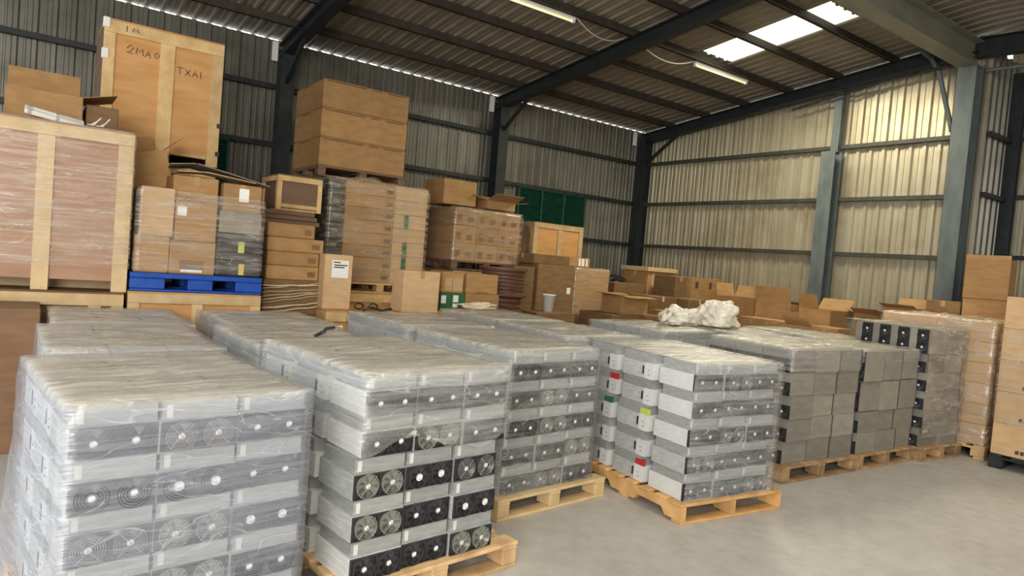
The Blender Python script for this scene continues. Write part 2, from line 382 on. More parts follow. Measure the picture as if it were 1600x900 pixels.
# columns
def column(x, y, zt, along, mat, wd=.20, dp=.24, label='steel column'):
    upv = (1, 0, 0) if along == 'y' else (0, 1, 0)
    mb = MB().ibeam((x, y, 0), (x, y, zt), wd, dp, .014, .010, upv)
    mb.box(x-.16, x+.16, y-.16, y+.16, 0, .02)
    trim(mb, mat, label)
for i, x in enumerate((-.92, 2.99, 6.86)):
    column(x, YW-.16, 4.50, 'x', 'steel', label=('dark steel wall column at the far left', 'dark steel column between the plywood crate and the tall cartons', 'dark steel column left of the green shutter')[i])
column(XC-.13, YW-.16, 4.50, 'y', 'steel', label='dark steel column in the far corner')
column(XC-.14, 6.16, 3.86, 'y', 'steel_col', .24, .22, 'grey steel column in the middle of the gable wall')
trim(MB().box(XC-.10, XC, 6.09, 6.22, 3.86, roof_z(6.16)-.33), 'steel_col', 'thin post above the middle column')
column(XC-.14, 4.25, 4.90, 'y', 'steel_col', .24, .24, 'grey steel column at the edge of the recess')
column(XC+.98, 4.02, 5.0, 'y', 'steel', .16, .12, 'dark steel column in the recess corner')
# rafters, purlins, ridge girder
for x, w_ in ((-.92, 'at the far left'), (2.97, 'over the tall cartons'), (6.84, 'across the middle of the roof'), (XC-.10, 'along the gable wall')):
    a = (x, YW-.05, roof_z(YW-.05)-.235); b = (x, 4.2, roof_z(4.2)-.235)
    mb = MB().ibeam(a, b, .16, .20, .014, .010)
    trim(mb, 'steel', 'dark sloping roof rafter '+w_)
    mb = MB().ibeam((x, 4.2, 5.14), (x, -4.2, 4.74), .16, .26, .014, .010); trim(mb, 'steel', 'rafter of the far slope, in line with the one '+w_)
for x, w_ in ((2.97, 'above the tall cartons'), (6.84, 'left of the green window'), (XC-.12, 'in the far corner')):
    trim(MB().bar((x, YW-.24, 3.97), (x, YW-1.02, roof_z(YW-1.02)-.33), .05, .05), 'steel', 'diagonal brace from column to rafter '+w_)
for y, w_ in zip((9.72, 8.84, 7.96, 7.08, 6.20, 5.32, 4.46), ('first', 'second', 'third', 'fourth', 'fifth', 'sixth', 'seventh')):
    z = roof_z(y)-.032
    mb = MB().box(-3.2, XC+.02, y-.012, y+.012, z-.115, z).box(-3.2, XC+.02, y-.05, y+.012, z-.115, z-.103)
    trim(mb, 'purlin', w_+' dark roof purlin up from the left eave')
for y, w_ in zip((3.2, 2.1, .9, -.4, -1.7, -3.0), ('first', 'second', 'third', 'fourth', 'fifth', 'sixth')):
    z = roof_z(y)-.034
    trim(MB().box(-3.2, XC+1.0, y-.03, y+.03, z-.11, z), 'purlin', w_+' purlin past the ridge girder')
trim(MB().ibeam((-3.2, 4.25, 5.045), (XC+.06, 4.25, 5.045), .24, .36, .016, .012), 'girder', 'deep olive ridge girder')
trim(MB().tube([(XC-.6, 4.75, 5.12), (XC-.3, 4.72, 5.06), (XC-.14, 4.66, 4.88), (XC-.12, 4.42, 4.02)], .035, 8), 'steel_col', 'bent pipe brace below the ridge girder')
trim(MB().tube([(XC-.22, 7.4, 4.72), (XC-.22, 4.4, 4.93)], .022, 8), 'steel', 'thin pipe below the gable rafter')
trim(MB().tube([(XC-.22, 6.9, 4.62), (XC-.22, 4.5, 5.0)], .018, 8), 'steel', 'second thin pipe below the gable rafter')
trim(MB().tube([(XC-.05, 4.1, 4.83), (XC+.3, 2.4, 4.88)], .028, 8), 'steel_col', 'pipe crossing the recess')
for x, y, w_ in ((2.87, YW-.02, 'above the tall cartons'), (6.74, YW-.02, 'left of the green window'), (XC-.28, YW+.0, 'in the far corner')):
    trim(MB().box(x-.06, x+.02, y-.02, y+.02, 4.32, 4.60), 'foam', 'pale patch at the column head '+w_)
# louvered windows in the left wall
def louver(name, x0, x1, z0, z1, label):
    y = YW+.03; mb = MB()
    k = 0
    z = z0
    while z < z1-.02:
        m = Matrix.Translation(((x0+x1)/2, y, z+.025)) @ Matrix.Rotation(.6, 4, 'X'); mb.obox(m, x1-x0, .05, .006); z += .042
    o = mb.build(name, 'shutter'); tag(o, label, kind='structure')
    fr = MB()
    for xa in [x0+(x1-x0)*i/3 for i in range(4)]: fr.box(xa-.018, xa+.018, y-.04, y+.03, z0, z1)
    fr.box(x0, x1, y-.04, y+.03, z0-.03, z0).box(x0, x1, y-.04, y+.03, z1, z1+.03).box(x0, x1, y+.031, y+.035, z0, z1)
    fr.build('window_frame', 'shutter', o)
louver('window_2', 7.50, 9.16, 2.46, 3.05, 'green louvered window above the small pine crate')
louver('window_3', .95, 2.30, 2.46, 3.05, 'green louvered window behind the tall plywood crate')

# ------------------------------------------------------------------ roof lamps and their cables
def batten(x0, x1, y, label):
    z = roof_z(7.08)-.175
    t = empty('fluorescent_lamp', label, 'lamp', ((x0+x1)/2, y, z), 0, 'tube lamps under the roof')
    L = (x1-x0)/2
    MB().box(-L, L, -.035, .035, .012, .055).build('lamp_housing', 'white', t, .004)
    MB().tube([(-L+.04, 0, -.012), (L-.04, 0, -.012)], .014, 10).build('lamp_tube', 'tube_light', t, 0, True)
    MB().box(-L, -L+.04, -.02, .02, -.03, .014).build('lamp_holder', 'white', t); MB().box(L-.04, L, -.02, .02, -.03, .014).build('lamp_holder', 'white', t)
batten(8.22, 9.52, 7.16, 'pale tube lamp on a purlin beside the skylight strip')
batten(4.45, 5.78, 7.16, 'pale tube lamp on a purlin at the top edge, left of the rafter')
def cable(x0, x1, y, label):
    z = roof_z(7.08)-.13; pts = [(x0+(x1-x0)*i/10, y, z-.16*(1-((i-5)/5)**2)) for i in range(11)]
    tag(MB().tube(pts, .010, 6).build('power_cable', 'cable', None, 0, True), label, 'cable')
cable(5.80, 6.76, 7.14, 'pale cable sagging from the tube lamp to the rafter')
cable(6.92, 8.20, 7.14, 'pale cable sagging between the rafter and the lamp by the skylight')

# ------------------------------------------------------------------ mining computers
UW, UD, UH = .280, .335, .1855
FANZ = .116
def fan_meshes():
    d = {}
    b = MB()
    for k in range(7):
        a0 = 2*math.pi*k/7
        i = len(b.v)
        for rr, da, yy in ((.017, 0, -.004), (.017, .62, .008), (.052, .86, .010), (.052, .12, -.006)):
            a = a0+da; b.v.append((rr*math.cos(a), yy, rr*math.sin(a)))
        b.f.append((i, i+1, i+2, i+3))
    b.disc((0, .008, 0), (0, -1, 0), .019, .014, 14)
    b.ring((0, -.006, 0), (0, 1, 0), .0535, .0575, .016, 22)
    d['fan'] = b.mesh('fan', 'fan_black'); d['fan_green'] = b.mesh('fan', 'fan_green')
    h = MB().disc((0, -.006, 0), (0, -1, 0), .0125, .0012, 14); d['hub'] = h.mesh('hub_sticker', 'hub')
    h = MB().disc((0, -.006, 0), (0, -1, 0), .0185, .0012, 14); d['hub_big'] = h.mesh('hub_sticker', 'hub')
    g = MB()
    for r in (.022, .030, .038, .046, .054): g.tube([(r*math.cos(2*math.pi*k/20), -.0105, r*math.sin(2*math.pi*k/20)) for k in range(21)], .0010, 4, False)
    for s in (1, -1): g.tube([(-.054*s*.76, -.0115, -.054*.76-.004), (.054*s*.76, -.0115, .054*.76+.004)], .0013, 4)
    d['guard'] = g.mesh('wire_guard', 'wire')
    g = MB()
    for r in (.024, .034, .044, .054): g.tube([(r*math.cos(2*math.pi*k/20), -.0105, r*math.sin(2*math.pi*k/20)) for k in range(21)], .0009, 4, False)
    d['guard_dark'] = g.mesh('wire_guard', 'wire_dark')
    return d
FM = fan_meshes()
def housing_mesh(mat, full=False):
    h = .1935 if full else FANZ
    b = MB().box(-UW/2, UW/2, .012, UD, 0, h)
    for z in (h*.33, h*.66):      # pressed ribs along both sides
        b.box(-UW/2-.0015, -UW/2, .03, UD-.09, z-.003, z+.003); b.box(UW/2, UW/2+.0015, .03, UD-.09, z-.003, z+.003)
    return b.mesh('housing', mat)
HM = {k: housing_mesh(k) for k in ('silver', 'silver_dull', 'silver_light')}
UHF = .1935
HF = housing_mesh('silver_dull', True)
def psu_mesh():
    b = MB().box(-UW/2+.010, UW/2-.002, .018, UD-.02, FANZ+.001, UH)
    b.box(-UW/2+.012, -UW/2+.020, .014, .018, FANZ+.006, UH-.006)
    return b.mesh('power_supply', 'psu')
PM = psu_mesh()
SM = MB().box(-UW/2+.022, -UW/2+.045, .0165, .018, FANZ+.010, UH-.010).mesh('white_sticker', 'sticker')
def panel_mesh():
    b = MB(); w, h = UW/2-.004, FANZ
    b.box(-w, w, .010, .012, .002, h-.002)
    for cx in (-.066, .066):
        pass
    b.box(-w, w, 0, .012, .002, .006).box(-w, w, 0, .012, h-.006, h-.002).box(-w, -w+.006, 0, .012, .006, h-.006).box(w-.006, w, 0, .012, .006, h-.006).box(-.004, .004, .002, .012, .006, h-.006)
    return b.mesh('fan_panel', 'black')
FPM = panel_mesh()
RCM = MB().box(-UW/2-.002, UW/2+.002, UD-.078, UD+.012, 0, FANZ+.002).mesh('end_cover', 'silver_light')
RSM = MB()
for sx_ in (-UW/2-.004, UW/2+.002):
    RSM.box(sx_, sx_+.002, UD-.100, UD-.084, .030, .090).box(sx_, sx_+.002, UD-.036, UD-.030, .06, .066).box(sx_, sx_+.002, UD-.030, UD-.024, .03, .037)
RSM = RSM.mesh('port_slot', 'black')
def proto(kind):
    t = empty('mining_computer', 'silver two-fan computer', 'computer', (0, 0, -50), 0, 'silver two-fan computers on pallets')
    hm = {'a': 'silver', 'b': 'silver', 'c': 'silver', 'd': 'silver', 'plain': 'silver', 'rear': 'silver', 'dull': 'silver_dull', 'slab': 'silver_dull', 'light': 'silver_light'}[kind]
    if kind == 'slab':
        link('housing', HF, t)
    else:
        link('housing', HM[hm], t); p = link('power_supply', PM, t)
    if kind in 'abcd' or kind in ('slab', 'light'):
        link('fan_panel', FPM, t); 
        if kind != 'slab': link('white_sticker', SM, p)
        for cx in (-.066, .066):
            f = link('fan', FM['fan_green' if kind == 'c' else 'fan'], t); f.location = (cx, .003, FANZ/2)
            link('hub_sticker', FM['hub_big' if kind == 'd' else 'hub'], f)
            link('wire_guard', FM['guard' if kind in 'bc' else 'guard_dark'], f)
    if kind == 'rear':
        c = link('end_cover', RCM, t); link('port_slot', RSM, c)
    return t
PROTO = {k: proto(k) for k in ('a', 'b', 'c', 'd', 'plain', 'rear', 'dull', 'slab', 'light')}
used = set()
BYLABEL = {}
def unit(kind, loc, rot, label):
    o = unit_(kind, loc, rot, label); BYLABEL[label] = o; return o
def unit_(kind, loc, rot, label):
    p = PROTO[kind]
    if kind not in used:
        used.add(kind); p.location = loc; p.rotation_euler = rot; p['label'] = label; return p
    return dup(p, loc, rot, label)

ROWS = ['bottom row', 'fourth row', 'third row', 'second row', 'top row']
COLS = ['left column', 'middle column', 'right column']
DEEP = ['front', 'middle', 'back']
hidden = MB()
def hidden_box(px, py, z, rz, w=UW-.024, d=UD-.01, h=UH-.006):
    m = Matrix.Translation((px, py, z+h/2)) @ Matrix.Rotation(rz, 4, 'Z'); hidden.obox(m, w, d, h)

def front_stack(fx, fy, ang, z0, where, pattern, gap=.05, jit=.012, pz=.187, low=0.0, light_side=False, full=True, side_rows=(0, 1, 2, 3, 4), backstack=False, rearcover=True):
    "3 x 3 x 5 computers; fx,fy = front left corner on the floor"
    ca, sa = math.cos(ang), math.sin(ang); rnd = random.Random(int(fx*1000+fy*77))
    for r in range(5):
        for d in range(3):
            for c in range(3):
                lx = .142+.284*c + (0 if r > 2 else low) + rnd.uniform(-1, 1)*.004
                ly = d*(UD+gap) + (rnd.uniform(-1, 1)*jit if d == 0 else rnd.uniform(-.5, .5)*jit)
                z = z0+pz*r
                vis = (d == 0 and full) or (c == 0 and r in side_rows) or r == 4
                flip = d > 0
                if flip: ly += UD
                px, py = fx+lx*ca-ly*sa, fy+lx*sa+ly*ca
                rot = ang+(math.pi if flip else 0)
                if vis:
                    k = pattern[4-r][c] if d == 0 and full else ('rear' if (c == 0 and rearcover and d > 0) else 'plain')
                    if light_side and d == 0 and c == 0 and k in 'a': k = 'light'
                    if d == 0 and full: lab = 'silver two-fan computer, %s, %s, front of %s' % (ROWS[r], COLS[c], where)
                    elif r == 4: lab = 'silver computer, top row, %s, %s of %s' % (COLS[c], DEEP[d], where)
                    else: lab = 'silver computer, %s, left side, %s of %s' % (ROWS[r], DEEP[d], where)
                    if k == 'rear':       # its ports must face the aisle side: mirror by keeping it turned
                        unit(k, (px, py, z), (0, 0, rot), lab)
                    else: unit(k, (px, py, z), (0, 0, rot), lab)
                else:
                    hx, hy = fx+lx*ca-(d*(UD+gap)+UD/2)*sa, fy+lx*sa+(d*(UD+gap)+UD/2)*ca
                    hidden_box(hx, hy, z, ang)
    return ang

# ------------------------------------------------------------------ pallets
def pallet(loc, rz, w, d, h, label, style='block', mat='pallet', group='wooden pallets under the stacks', board_n=7, dirt=None):
    "origin: front left corner on the floor, x along the front, y to the back"
    t = empty('wooden_pallet', label, 'pallet', loc, rz, group); rnd = random.Random(int(loc[0]*991+loc[1]*77))
    tb = .020
    if style == 'block':
        bw = .125
        for i in range(board_n):
            y = (d-bw)*i/(board_n-1); MB().box(0+rnd.uniform(-.006, .004), w+rnd.uniform(-.004, .006), y, y+bw*.88, h-tb, h).build('deck_board', mat, t, .003)
        for x in (0, (w-.1)/2, w-.1):
            MB().box(x, x+.1, 0, d-.015, h-2*tb, h-tb-.0005).build('stringer_board', mat, t, .003)
            for y in (.002, (d-.13)/2, d-.14): MB().box(x, x+.1, y, y+.13, tb+.0005, h-2*tb-.0005).build('block', mat, t, .004)
        for y in (0, (d-.1)/2, d-.115): MB().box(0, w, y, y+.10, 0, tb).build('bottom_board', mat, t, .003)
    else:
        bw = .105
        for i in range(board_n):
            y = (d-bw)*i/(board_n-1); MB().box(rnd.uniform(-.02, 0), w+rnd.uniform(0, .02), y, y+bw*(.95 if i else 1.25), h-tb, h).build('deck_board', mat, t, .003)
        for x in (0, (w-.04)/2, w-.04):
            mb = MB(); zt = h-tb-.0005; zb = tb
            prof = [(0, zb), (d*.13, zb), (d*.16, zb+.045), (d*.36, zb+.045), (d*.39, zb), (d*.60, zb), (d*.63, zb+.045), (d*.83, zb+.045), (d*.86, zb), (d, zb), (d, zt), (0, zt)]
            k = len(prof)
            for xx in (x, x+.04): mb.v += [(xx, a, b) for a, b in prof]
            for e in range(5):
                a, b = e*2, e*2+1
            # quads between profile sections
            tops = [(y, zt) for y, _ in prof[:10]]; i0 = len(mb.v)
            mb = MB()
            for xx in (x, x+.04):
                mb.v += [(xx, a, b) for a, b in prof[:10]] + [(xx, a, zt) for a, b in prof[:10]]
            for e in range(9):
                mb.f += [(e, e+1, e+11, e+10), (20+e, 30+e, 31+e, 21+e), (e, 20+e, 21+e, e+1), (10+e, 11+e, 31+e, 30+e)]
            mb.f += [(0, 10, 30, 20), (9, 29, 39, 19)]
            mb.build('stringer', mat, t)
        for y in (0, d*.45, d-.1): MB().box(0, w, y, y+.095, 0, tb-.001).build('bottom_board', mat, t, .003)
    return t

# ------------------------------------------------------------------ stretch film
def film(label, loc, rz, w, d, z0, z1, mat, seed=0, amp=.010, gap=.012, top=True, bulge=None, ragged=0.0, name='stretch_film', cat='plastic film', group=None, corner=.03, topamp=.012, sides=None):
    "thin clear wrap around a load; origin front left corner, z0..z1 local heights"
    nx, ny = max(8, int(w/.05)), max(8, int(d/.06)); per = []
    for i in range(nx): per.append((-gap+(w+2*gap)*i/nx, -gap))
    for i in range(ny): per.append((w+gap, -gap+(d+2*gap)*i/ny))
    for i in range(nx): per.append((w+gap-(w+2*gap)*i/nx, d+gap))
    for i in range(ny): per.append((-gap, d+gap-(d+2*gap)*i/ny))
    N = len(per); cx, cy = w/2, d/2; mb = MB(); H = z1-z0; nz = max(4, int(H/.05)); off = Vector((seed*3.1, seed*1.7, seed*.9))
    rings = []
    def pt(x, y, z, k):
        nn = noise.noise_vector(Vector((x*3.2, y*3.2, z*9.0))+off)*amp + noise.noise_vector(Vector((x*9, y*9, z*22.0))+off)*amp*.4
        ox = (1 if x > cx else -1)*abs(nn.x)*(1 if abs(x-cx) > w/2-.001 else 0); oy = (1 if y > cy else -1)*abs(nn.y)*(1 if abs(y-cy) > d/2-.001 else 0)
        q = Vector((x+ox, y+oy, z))
        if bulge: q += Vector(bulge(x, y, z))
        return q
    for j in range(nz+1):
        f = j/nz; z = z0+H*f; row = []
        for k, (x, y) in enumerate(per):
            zz = z
            if j == 0 and ragged: zz += ragged*noise.noise(Vector((x*5, y*5, 3))+off)
            row.append(pt(x, y, zz, k))
        rings.append(row)
    rings[-1] = [Vector((q.x*.985+cx*.015, q.y*.985+cy*.015, q.z+.004)) for q in rings[-1]]
    if top:
        K = 9
        for j in range(1, K+1):
            f = 1-(j/K)**1.0*.995; row = []
            for k, (x, y) in enumerate(per):
                X, Y = cx+(x-cx)*f*.985, cy+(y-cy)*f*.985
                a = min(1, j/2)
                row.append(Vector((X, Y, z1+.006+a*(topamp*.35+topamp*noise.noise(Vector((X*2.5, Y*16, 0))+off)+topamp*.7*noise.noise(Vector((X*6, Y*6, 5))+off)))))
            rings.append(row)
    for row in rings: mb.v += [tuple(q) for q in row]
    for j in range(len(rings)-1):
        for k in range(N):
            if sides and j < nz:
                seg = 0 if k < nx else 1 if k < nx+ny else 2 if k < 2*nx+ny else 3
                if seg not in sides: continue
            mb.f.append((j*N+k, j*N+(k+1) % N, (j+1)*N+(k+1) % N, (j+1)*N+k))
    o = mb.build(name, mat, None, 0, True)
    o.location = loc; o.rotation_euler = (0, 0, rz)
    return tag(o, label, cat, group or 'stretch film around the loads')

# ------------------------------------------------------------------ the silver stacks
PT1 = ['aba', 'ada', 'bcd', 'aca', 'aba']
PT2 = ['aaa', 'aca', 'cdb', 'cad', 'aac']
PT3 = ['aaa', 'aca', 'aca', 'aac', 'aba']
PT4 = ['aba', 'aaa', 'aba', 'baa', 'aab']
def depth(gap): return 3*UD+2*gap
S = {}
def add_stack(key, fx, fy, deg, base, where, pat, gap=.05, **kw):
    S[key] = (fx, fy, R(deg), base, gap, where)
    front_stack(fx, fy, R(deg), base, where, pat, gap, **kw)
add_stack('a1', .140, 2.675, 6.8, .116, 'the nearest stack', PT1, .02)
add_stack('b1', 1.280, 2.835, 7, .142, 'the second stack along the aisle', PT2, .07, pz=.191, low=-.032, jit=.015, light_side=True)
add_stack('c1', 2.560, 3.515, 6, .142, 'the third stack along the aisle', PT3, .05)
add_stack('d1', 3.690, 2.955, -5, .142, 'the fourth stack along the aisle', PT4, .08, low=-.02, jit=.02, light_side=True)
BK = dict(full=False, jit=.02, rearcover=False)
NOP = ['ppp']*5
add_stack('a2', .10, 4.12, 1, .080, 'the stack behind the nearest one', NOP, .03, side_rows=(4,), **BK)
add_stack('a3', .16, 5.36, 0, .062, 'the back stack behind the nearest one', NOP, .03, side_rows=(4,), **BK)
add_stack('b2', 1.16, 4.14, 2, .085, 'the stack behind the second one', NOP, .03, side_rows=(3, 4), **BK)
add_stack('b3', 1.28, 5.32, 2, .070, 'the back stack behind the second one', NOP, .03, side_rows=(3, 4), **BK)
add_stack('c2', 2.46, 4.80, 3, .142, 'the stack behind the third one', NOP, .03, side_rows=(3, 4), **BK)
add_stack('d2', 3.62, 4.24, -2, .142, 'the stack behind the fourth one', NOP, .03, side_rows=(4,), **BK)
add_stack('d3', 3.70, 5.36, 1, .142, 'the back stack behind the fourth one', NOP, .03, side_rows=(4,), **BK)
add_stack('e2', 5.22, 4.62, 2, .142, 'the stack behind the fifth one', NOP, .03, side_rows=(4,), **BK)
add_stack('f2', 6.26, 4.40, 0, .142, 'the stack behind the sixth one', NOP, .03, side_rows=(4,), **BK)
add_stack('g2', 7.40, 4.22, -2, .142, 'the stack behind the tall one', NOP, .03, side_rows=(4,), **BK)

# stacks of computers lying lengthwise along the aisle, fan ends towards the left
def side_stack(fx, fy, ang, z0, where, rows, nx, ycols, toponly=True, px=.345, hn=.195, ht=.288):
    ca, sa = math.cos(ang), math.sin(ang); z = z0; rnd = random.Random(int(fx*99)); L = len(rows)
    names = {4: ['bottom row', 'third row', 'second row', 'top row'], 5: ROWS, 6: ['bottom row', 'fifth row', 'fourth row', 'third row', 'second row', 'top row']}[L]
    xn = {2: ['left column', 'right column'], 3: COLS}[nx]
    for r, kind in enumerate(rows):
        tall = kind == 't'; dy = .197 if tall else .292; n_y = int(round(.876/dy)) if not tall else 4; h = ht if tall else hn
        for c in range(nx):
            for d in range(n_y):
                lx = c*px + rnd.uniform(-1, 1)*.004 + rnd.choice((0, 0, .006, -.006)); ly = d*dy + (rnd.uniform(-1, 1)*.022 if d == 0 else .022)
                vis = d == 0 or (r == L-1 and toponly) or (r == L-1 and c == 0)
                if tall:      # standing on its long edge
                    qx, qy, qz = lx, ly+.0, z+ht/2
                    wx, wy = fx+qx*ca-qy*sa, fy+qx*sa+qy*ca
                    eul = Matrix.Rotation(ang, 3, 'Z') @ Matrix(((0, 1, 0), (0, 0, 1), (1, 0, 0)))
                    rot = eul.to_euler(); loc = (wx, wy, qz)
                else:
                    qx, qy = lx, ly+.146; wx, wy = fx+qx*ca-qy*sa, fy+qx*sa+qy*ca
                    rot = (0, 0, ang-math.pi/2); loc = (wx, wy, z)
                if vis:
                    k = 'slab' if c == 0 else 'plainslab'
                    if not tall and c > 0: k = 'slab0'
                    face = 'front of' if d == 0 else ('top, %s across, of' % ['first', 'second', 'third', 'fourth', 'fifth'][d])
                    lab = 'grey computer, long side out, %s, %s, %s %s' % (names[r], xn[c], face, where)
                    o_ = unit(k if k != 'slab0' else 'plainslab', loc, rot, lab); o_.scale = (ht/.288, 1, 1) if tall else (1, 1, hn/.195)
                else:
                    hx, hy = fx+(lx+UD/2)*ca-(ly+dy/2)*sa, fy+(lx+UD/2)*sa+(ly+dy/2)*ca
                    hidden_box(hx, hy, z, ang, UD-.01, dy-.012, h-.006)
        z += h
    return z
t = empty('mining_computer', 'x', 'computer', (0, 0, -50), 0, 'silver two-fan computers on pallets'); link('housing', HF, t); c = link('end_cover', MB().box(-UW/2-.001, UW/2+.001, UD-.01, UD+.002, 0, UHF).mesh('end_cover', 'black'), t)
PROTO['plainslab'] = t
zt5 = side_stack(5.25, 3.215, R(-2), .142, 'the fifth stack', 'nnnnn', 3, 3)
zt6 = side_stack(6.33, 3.180, R(-2), .142, 'the sixth stack', 'nntt', 3, 3)
zt7 = side_stack(7.385, 3.07, R(-5), .142, 'the tall stack', 'nnnnnt', 2, 3, hn=.187, ht=.255)
for row_, dep_, mat_ in (('second row', 'back', 'red'), ('third row', 'middle', 'lime'), ('bottom row', 'middle', 'red'), ('third row', 'back', 'green')):
    o_ = BYLABEL['silver computer, %s, left side, %s of the fourth stack along the aisle' % (row_, dep_)]
    MB().box(UW/2-.02, UW/2+.003, UD-.07, UD+.016, FANZ+.002, FANZ+.045).build('coloured_sticker', mat_, o_)
for k_, p_ in PROTO.items():
    if k_ not in used:
        for c_ in list(p_.children_recursive)+[p_]: bpy.data.objects.remove(c_)
tag(hidden.build('mining_computer', 'silver_dull'), 'grey computers packed inside and behind the stacks, mostly hidden', 'computer', None, 'stuff')

PG = 'wooden pallets under the stacks'
def pal(key, w, d, h, label, dx=-.03, dy=-.03, **kw):
    fx, fy, a, base, gap, where = S[key]; ca, sa = math.cos(a), math.sin(a)
    return pallet((fx+dx*ca-dy*sa, fy+dx*sa+dy*ca, 0), a, w, d, h, label, **kw)
pal('a1', .94, 1.15, .115, 'wooden pallet under the nearest wrapped stack')
pal('b1', 1.04, 1.22, .140, 'wooden pallet with red-stained block under the second stack', dx=-.06, dy=-.05)
pal('c1', 1.03, 1.20, .140, 'pale block pallet under the third stack', dx=-.06, mat='pine_pale', dy=-.06)
pal('d1', 1.00, 1.24, .140, 'orange notched-stringer pallet under the fourth stack', dx=-.06, style='stringer', mat='pallet_orange', board_n=8, dy=-.05)
for k, lab in (('a2', 'pallet under the stack behind the nearest one'), ('a3', 'pallet under the back stack behind the nearest one'), ('b2', 'pallet under the stack behind the second one'),
               ('b3', 'pallet under the back stack behind the second one'), ('c2', 'pallet under the stack behind the third one'), ('d2', 'pallet under the stack behind the fourth one'), ('d3', 'pallet under the back stack behind the fourth one'),
               ('e2', 'pallet under the stack behind the fifth one'), ('f2', 'pallet under the stack behind the sixth one'), ('g2', 'pallet under the stack behind the tall one')):
    pal(k, .94, 1.10, S[k][3]-.002, 'wooden '+lab)
pallet((5.19, 3.17, 0), R(-2), 1.12, 1.05, .140, 'weathered long pallet under the fifth stack, beside the orange pallet', board_n=8, mat='pallet_old')
pallet((6.322, 3.13, 0), R(-2), 1.03, 1.05, .140, 'weathered pallet under the sixth stack along the aisle', board_n=8, mat='pallet_old')
pallet((7.365, 3.03, 0), R(-5), .76, 1.05, .140, 'weathered pallet under the tall stack', board_n=8, mat='pallet_old')

def sfilm(key, mat, label, zlo, seed, **kw):
    fx, fy, a, base, gap, where = S[key]
    w, d = .850, depth(gap)
    return film(label, (fx-.003*math.cos(a), fy, base), a, w+.006, d, zlo, kw.pop('ztop', .945), mat, seed, **kw)
def tent(x, y, z):
    if x < .01:
        k = max(0, math.sin(math.pi*min(1, max(0, y/1.1))))
        return (-.12*k*max(0, 1-z/.93)**.7, 0, 0)
    return (0, 0, 0)
sfilm('a1', 'film_milky', 'milky stretch film around the nearest stack', .0, 1, amp=.012, bulge=tent, gap=.016)
sfilm('b1', 'film_clear', 'clear film over the top half of the second stack', .60, 2, ztop=.962, ragged=.12, amp=.012, gap=.020)
sfilm('c1', 'film_grey', 'greyish film around the third stack', .0, 3, amp=.012)
sfilm('d1', 'film_clear', 'clear film over the front of the fourth stack', .0, 4, amp=.012, sides=(0, 1, 2), gap=.024)
for i, (k, w_) in enumerate((('a2', 'the stack behind the nearest one'), ('a3', 'the back stack behind the nearest one'), ('b2', 'the stack behind the second one'), ('b3', 'the back stack behind the second one'), ('c2', 'the stack behind the third one'),
                      ('d2', 'the stack behind the fourth one'), ('d3', 'the back stack behind the fourth one'), ('e2', 'the stack behind the fifth one'), ('f2', 'the stack behind the sixth one'), ('g2', 'the stack behind the tall one'))):
    sfilm(k, 'film_grey' if i > 1 else 'film_milky', 'streaky film over '+w_, .45, 10+i, amp=.010, topamp=.018, gap=.014)
film('streaky film over the top of the fifth stack', (5.25, 3.215, .142), R(-2), 1.03, .90, .80, .985, 'film_grey', 31, topamp=.016)
film('streaky film over the top of the sixth stack', (6.33, 3.18, .142), R(-2), 1.03, .90, .86, .975, 'film_grey', 32, topamp=.016)
film('clear film around the tall stack beside the wrapped cartons', (7.385, 3.07, .142), R(-5), .69, .93, .10, 1.195, 'film_crinkle', 33, sides=(0, 1, 2), amp=.03, topamp=.016)

# ------------------------------------------------------------------ cartons, crates and the rest
GC = 'cardboard cartons piled along the walls'
def carton(label, x0, x1, y0, y1, z0, z1, mat='card', tape='x', papers=(), marks=(), rz=0.0, group=None, bevel=.006, name='cardboard_carton', tapemat='tape', cat='carton', skew=0.0):
    w, d, h = x1-x0, y1-y0, z1-z0
    mb = MB().box(-w/2, w/2, -d/2, d/2, 0, h)
    o = mb.build(name, mat, None, bevel); o.location = ((x0+x1)/2, (y0+y1)/2, z0); o.rotation_euler = (0, 0, rz)
    tag(o, label, cat, group)
    e = .0012; tw = .024
    if tape == 'x':
        t = MB().box(-w/2-e, w/2+e, -tw, tw, h, h+e).box(-w/2-e, -w/2, -tw, tw, h-.07, h+e).box(w/2, w/2+e, -tw, tw, h-.07, h+e); t.build('packing_tape', tapemat, o)
    elif tape == 'y':
        t = MB().box(-tw, tw, -d/2-e, d/2+e, h, h+e).box(-tw, tw, -d/2-e, -d/2, h-.08, h+e).box(-tw, tw, d/2, d/2+e, h-.08, h+e); t.build('packing_tape', tapemat, o)
    e = .0022
    for nm, mt, lst in (('paper_label', 'paper', papers), ('printed_mark', 'ink', marks)):
        for p in lst:
            face, u0, u1, v0, v1 = p[:5]; mt2 = p[5] if len(p) > 5 else mt
            if face == 'f': MB().box(-w/2+u0*w, -w/2+u1*w, -d/2-e, -d/2, v0*h, v1*h).build(nm, mt2, o)
            elif face == 'l': MB().box(-w/2-e, -w/2, d/2-u1*d, d/2-u0*d, v0*h, v1*h).build(nm, mt2, o)
    return o
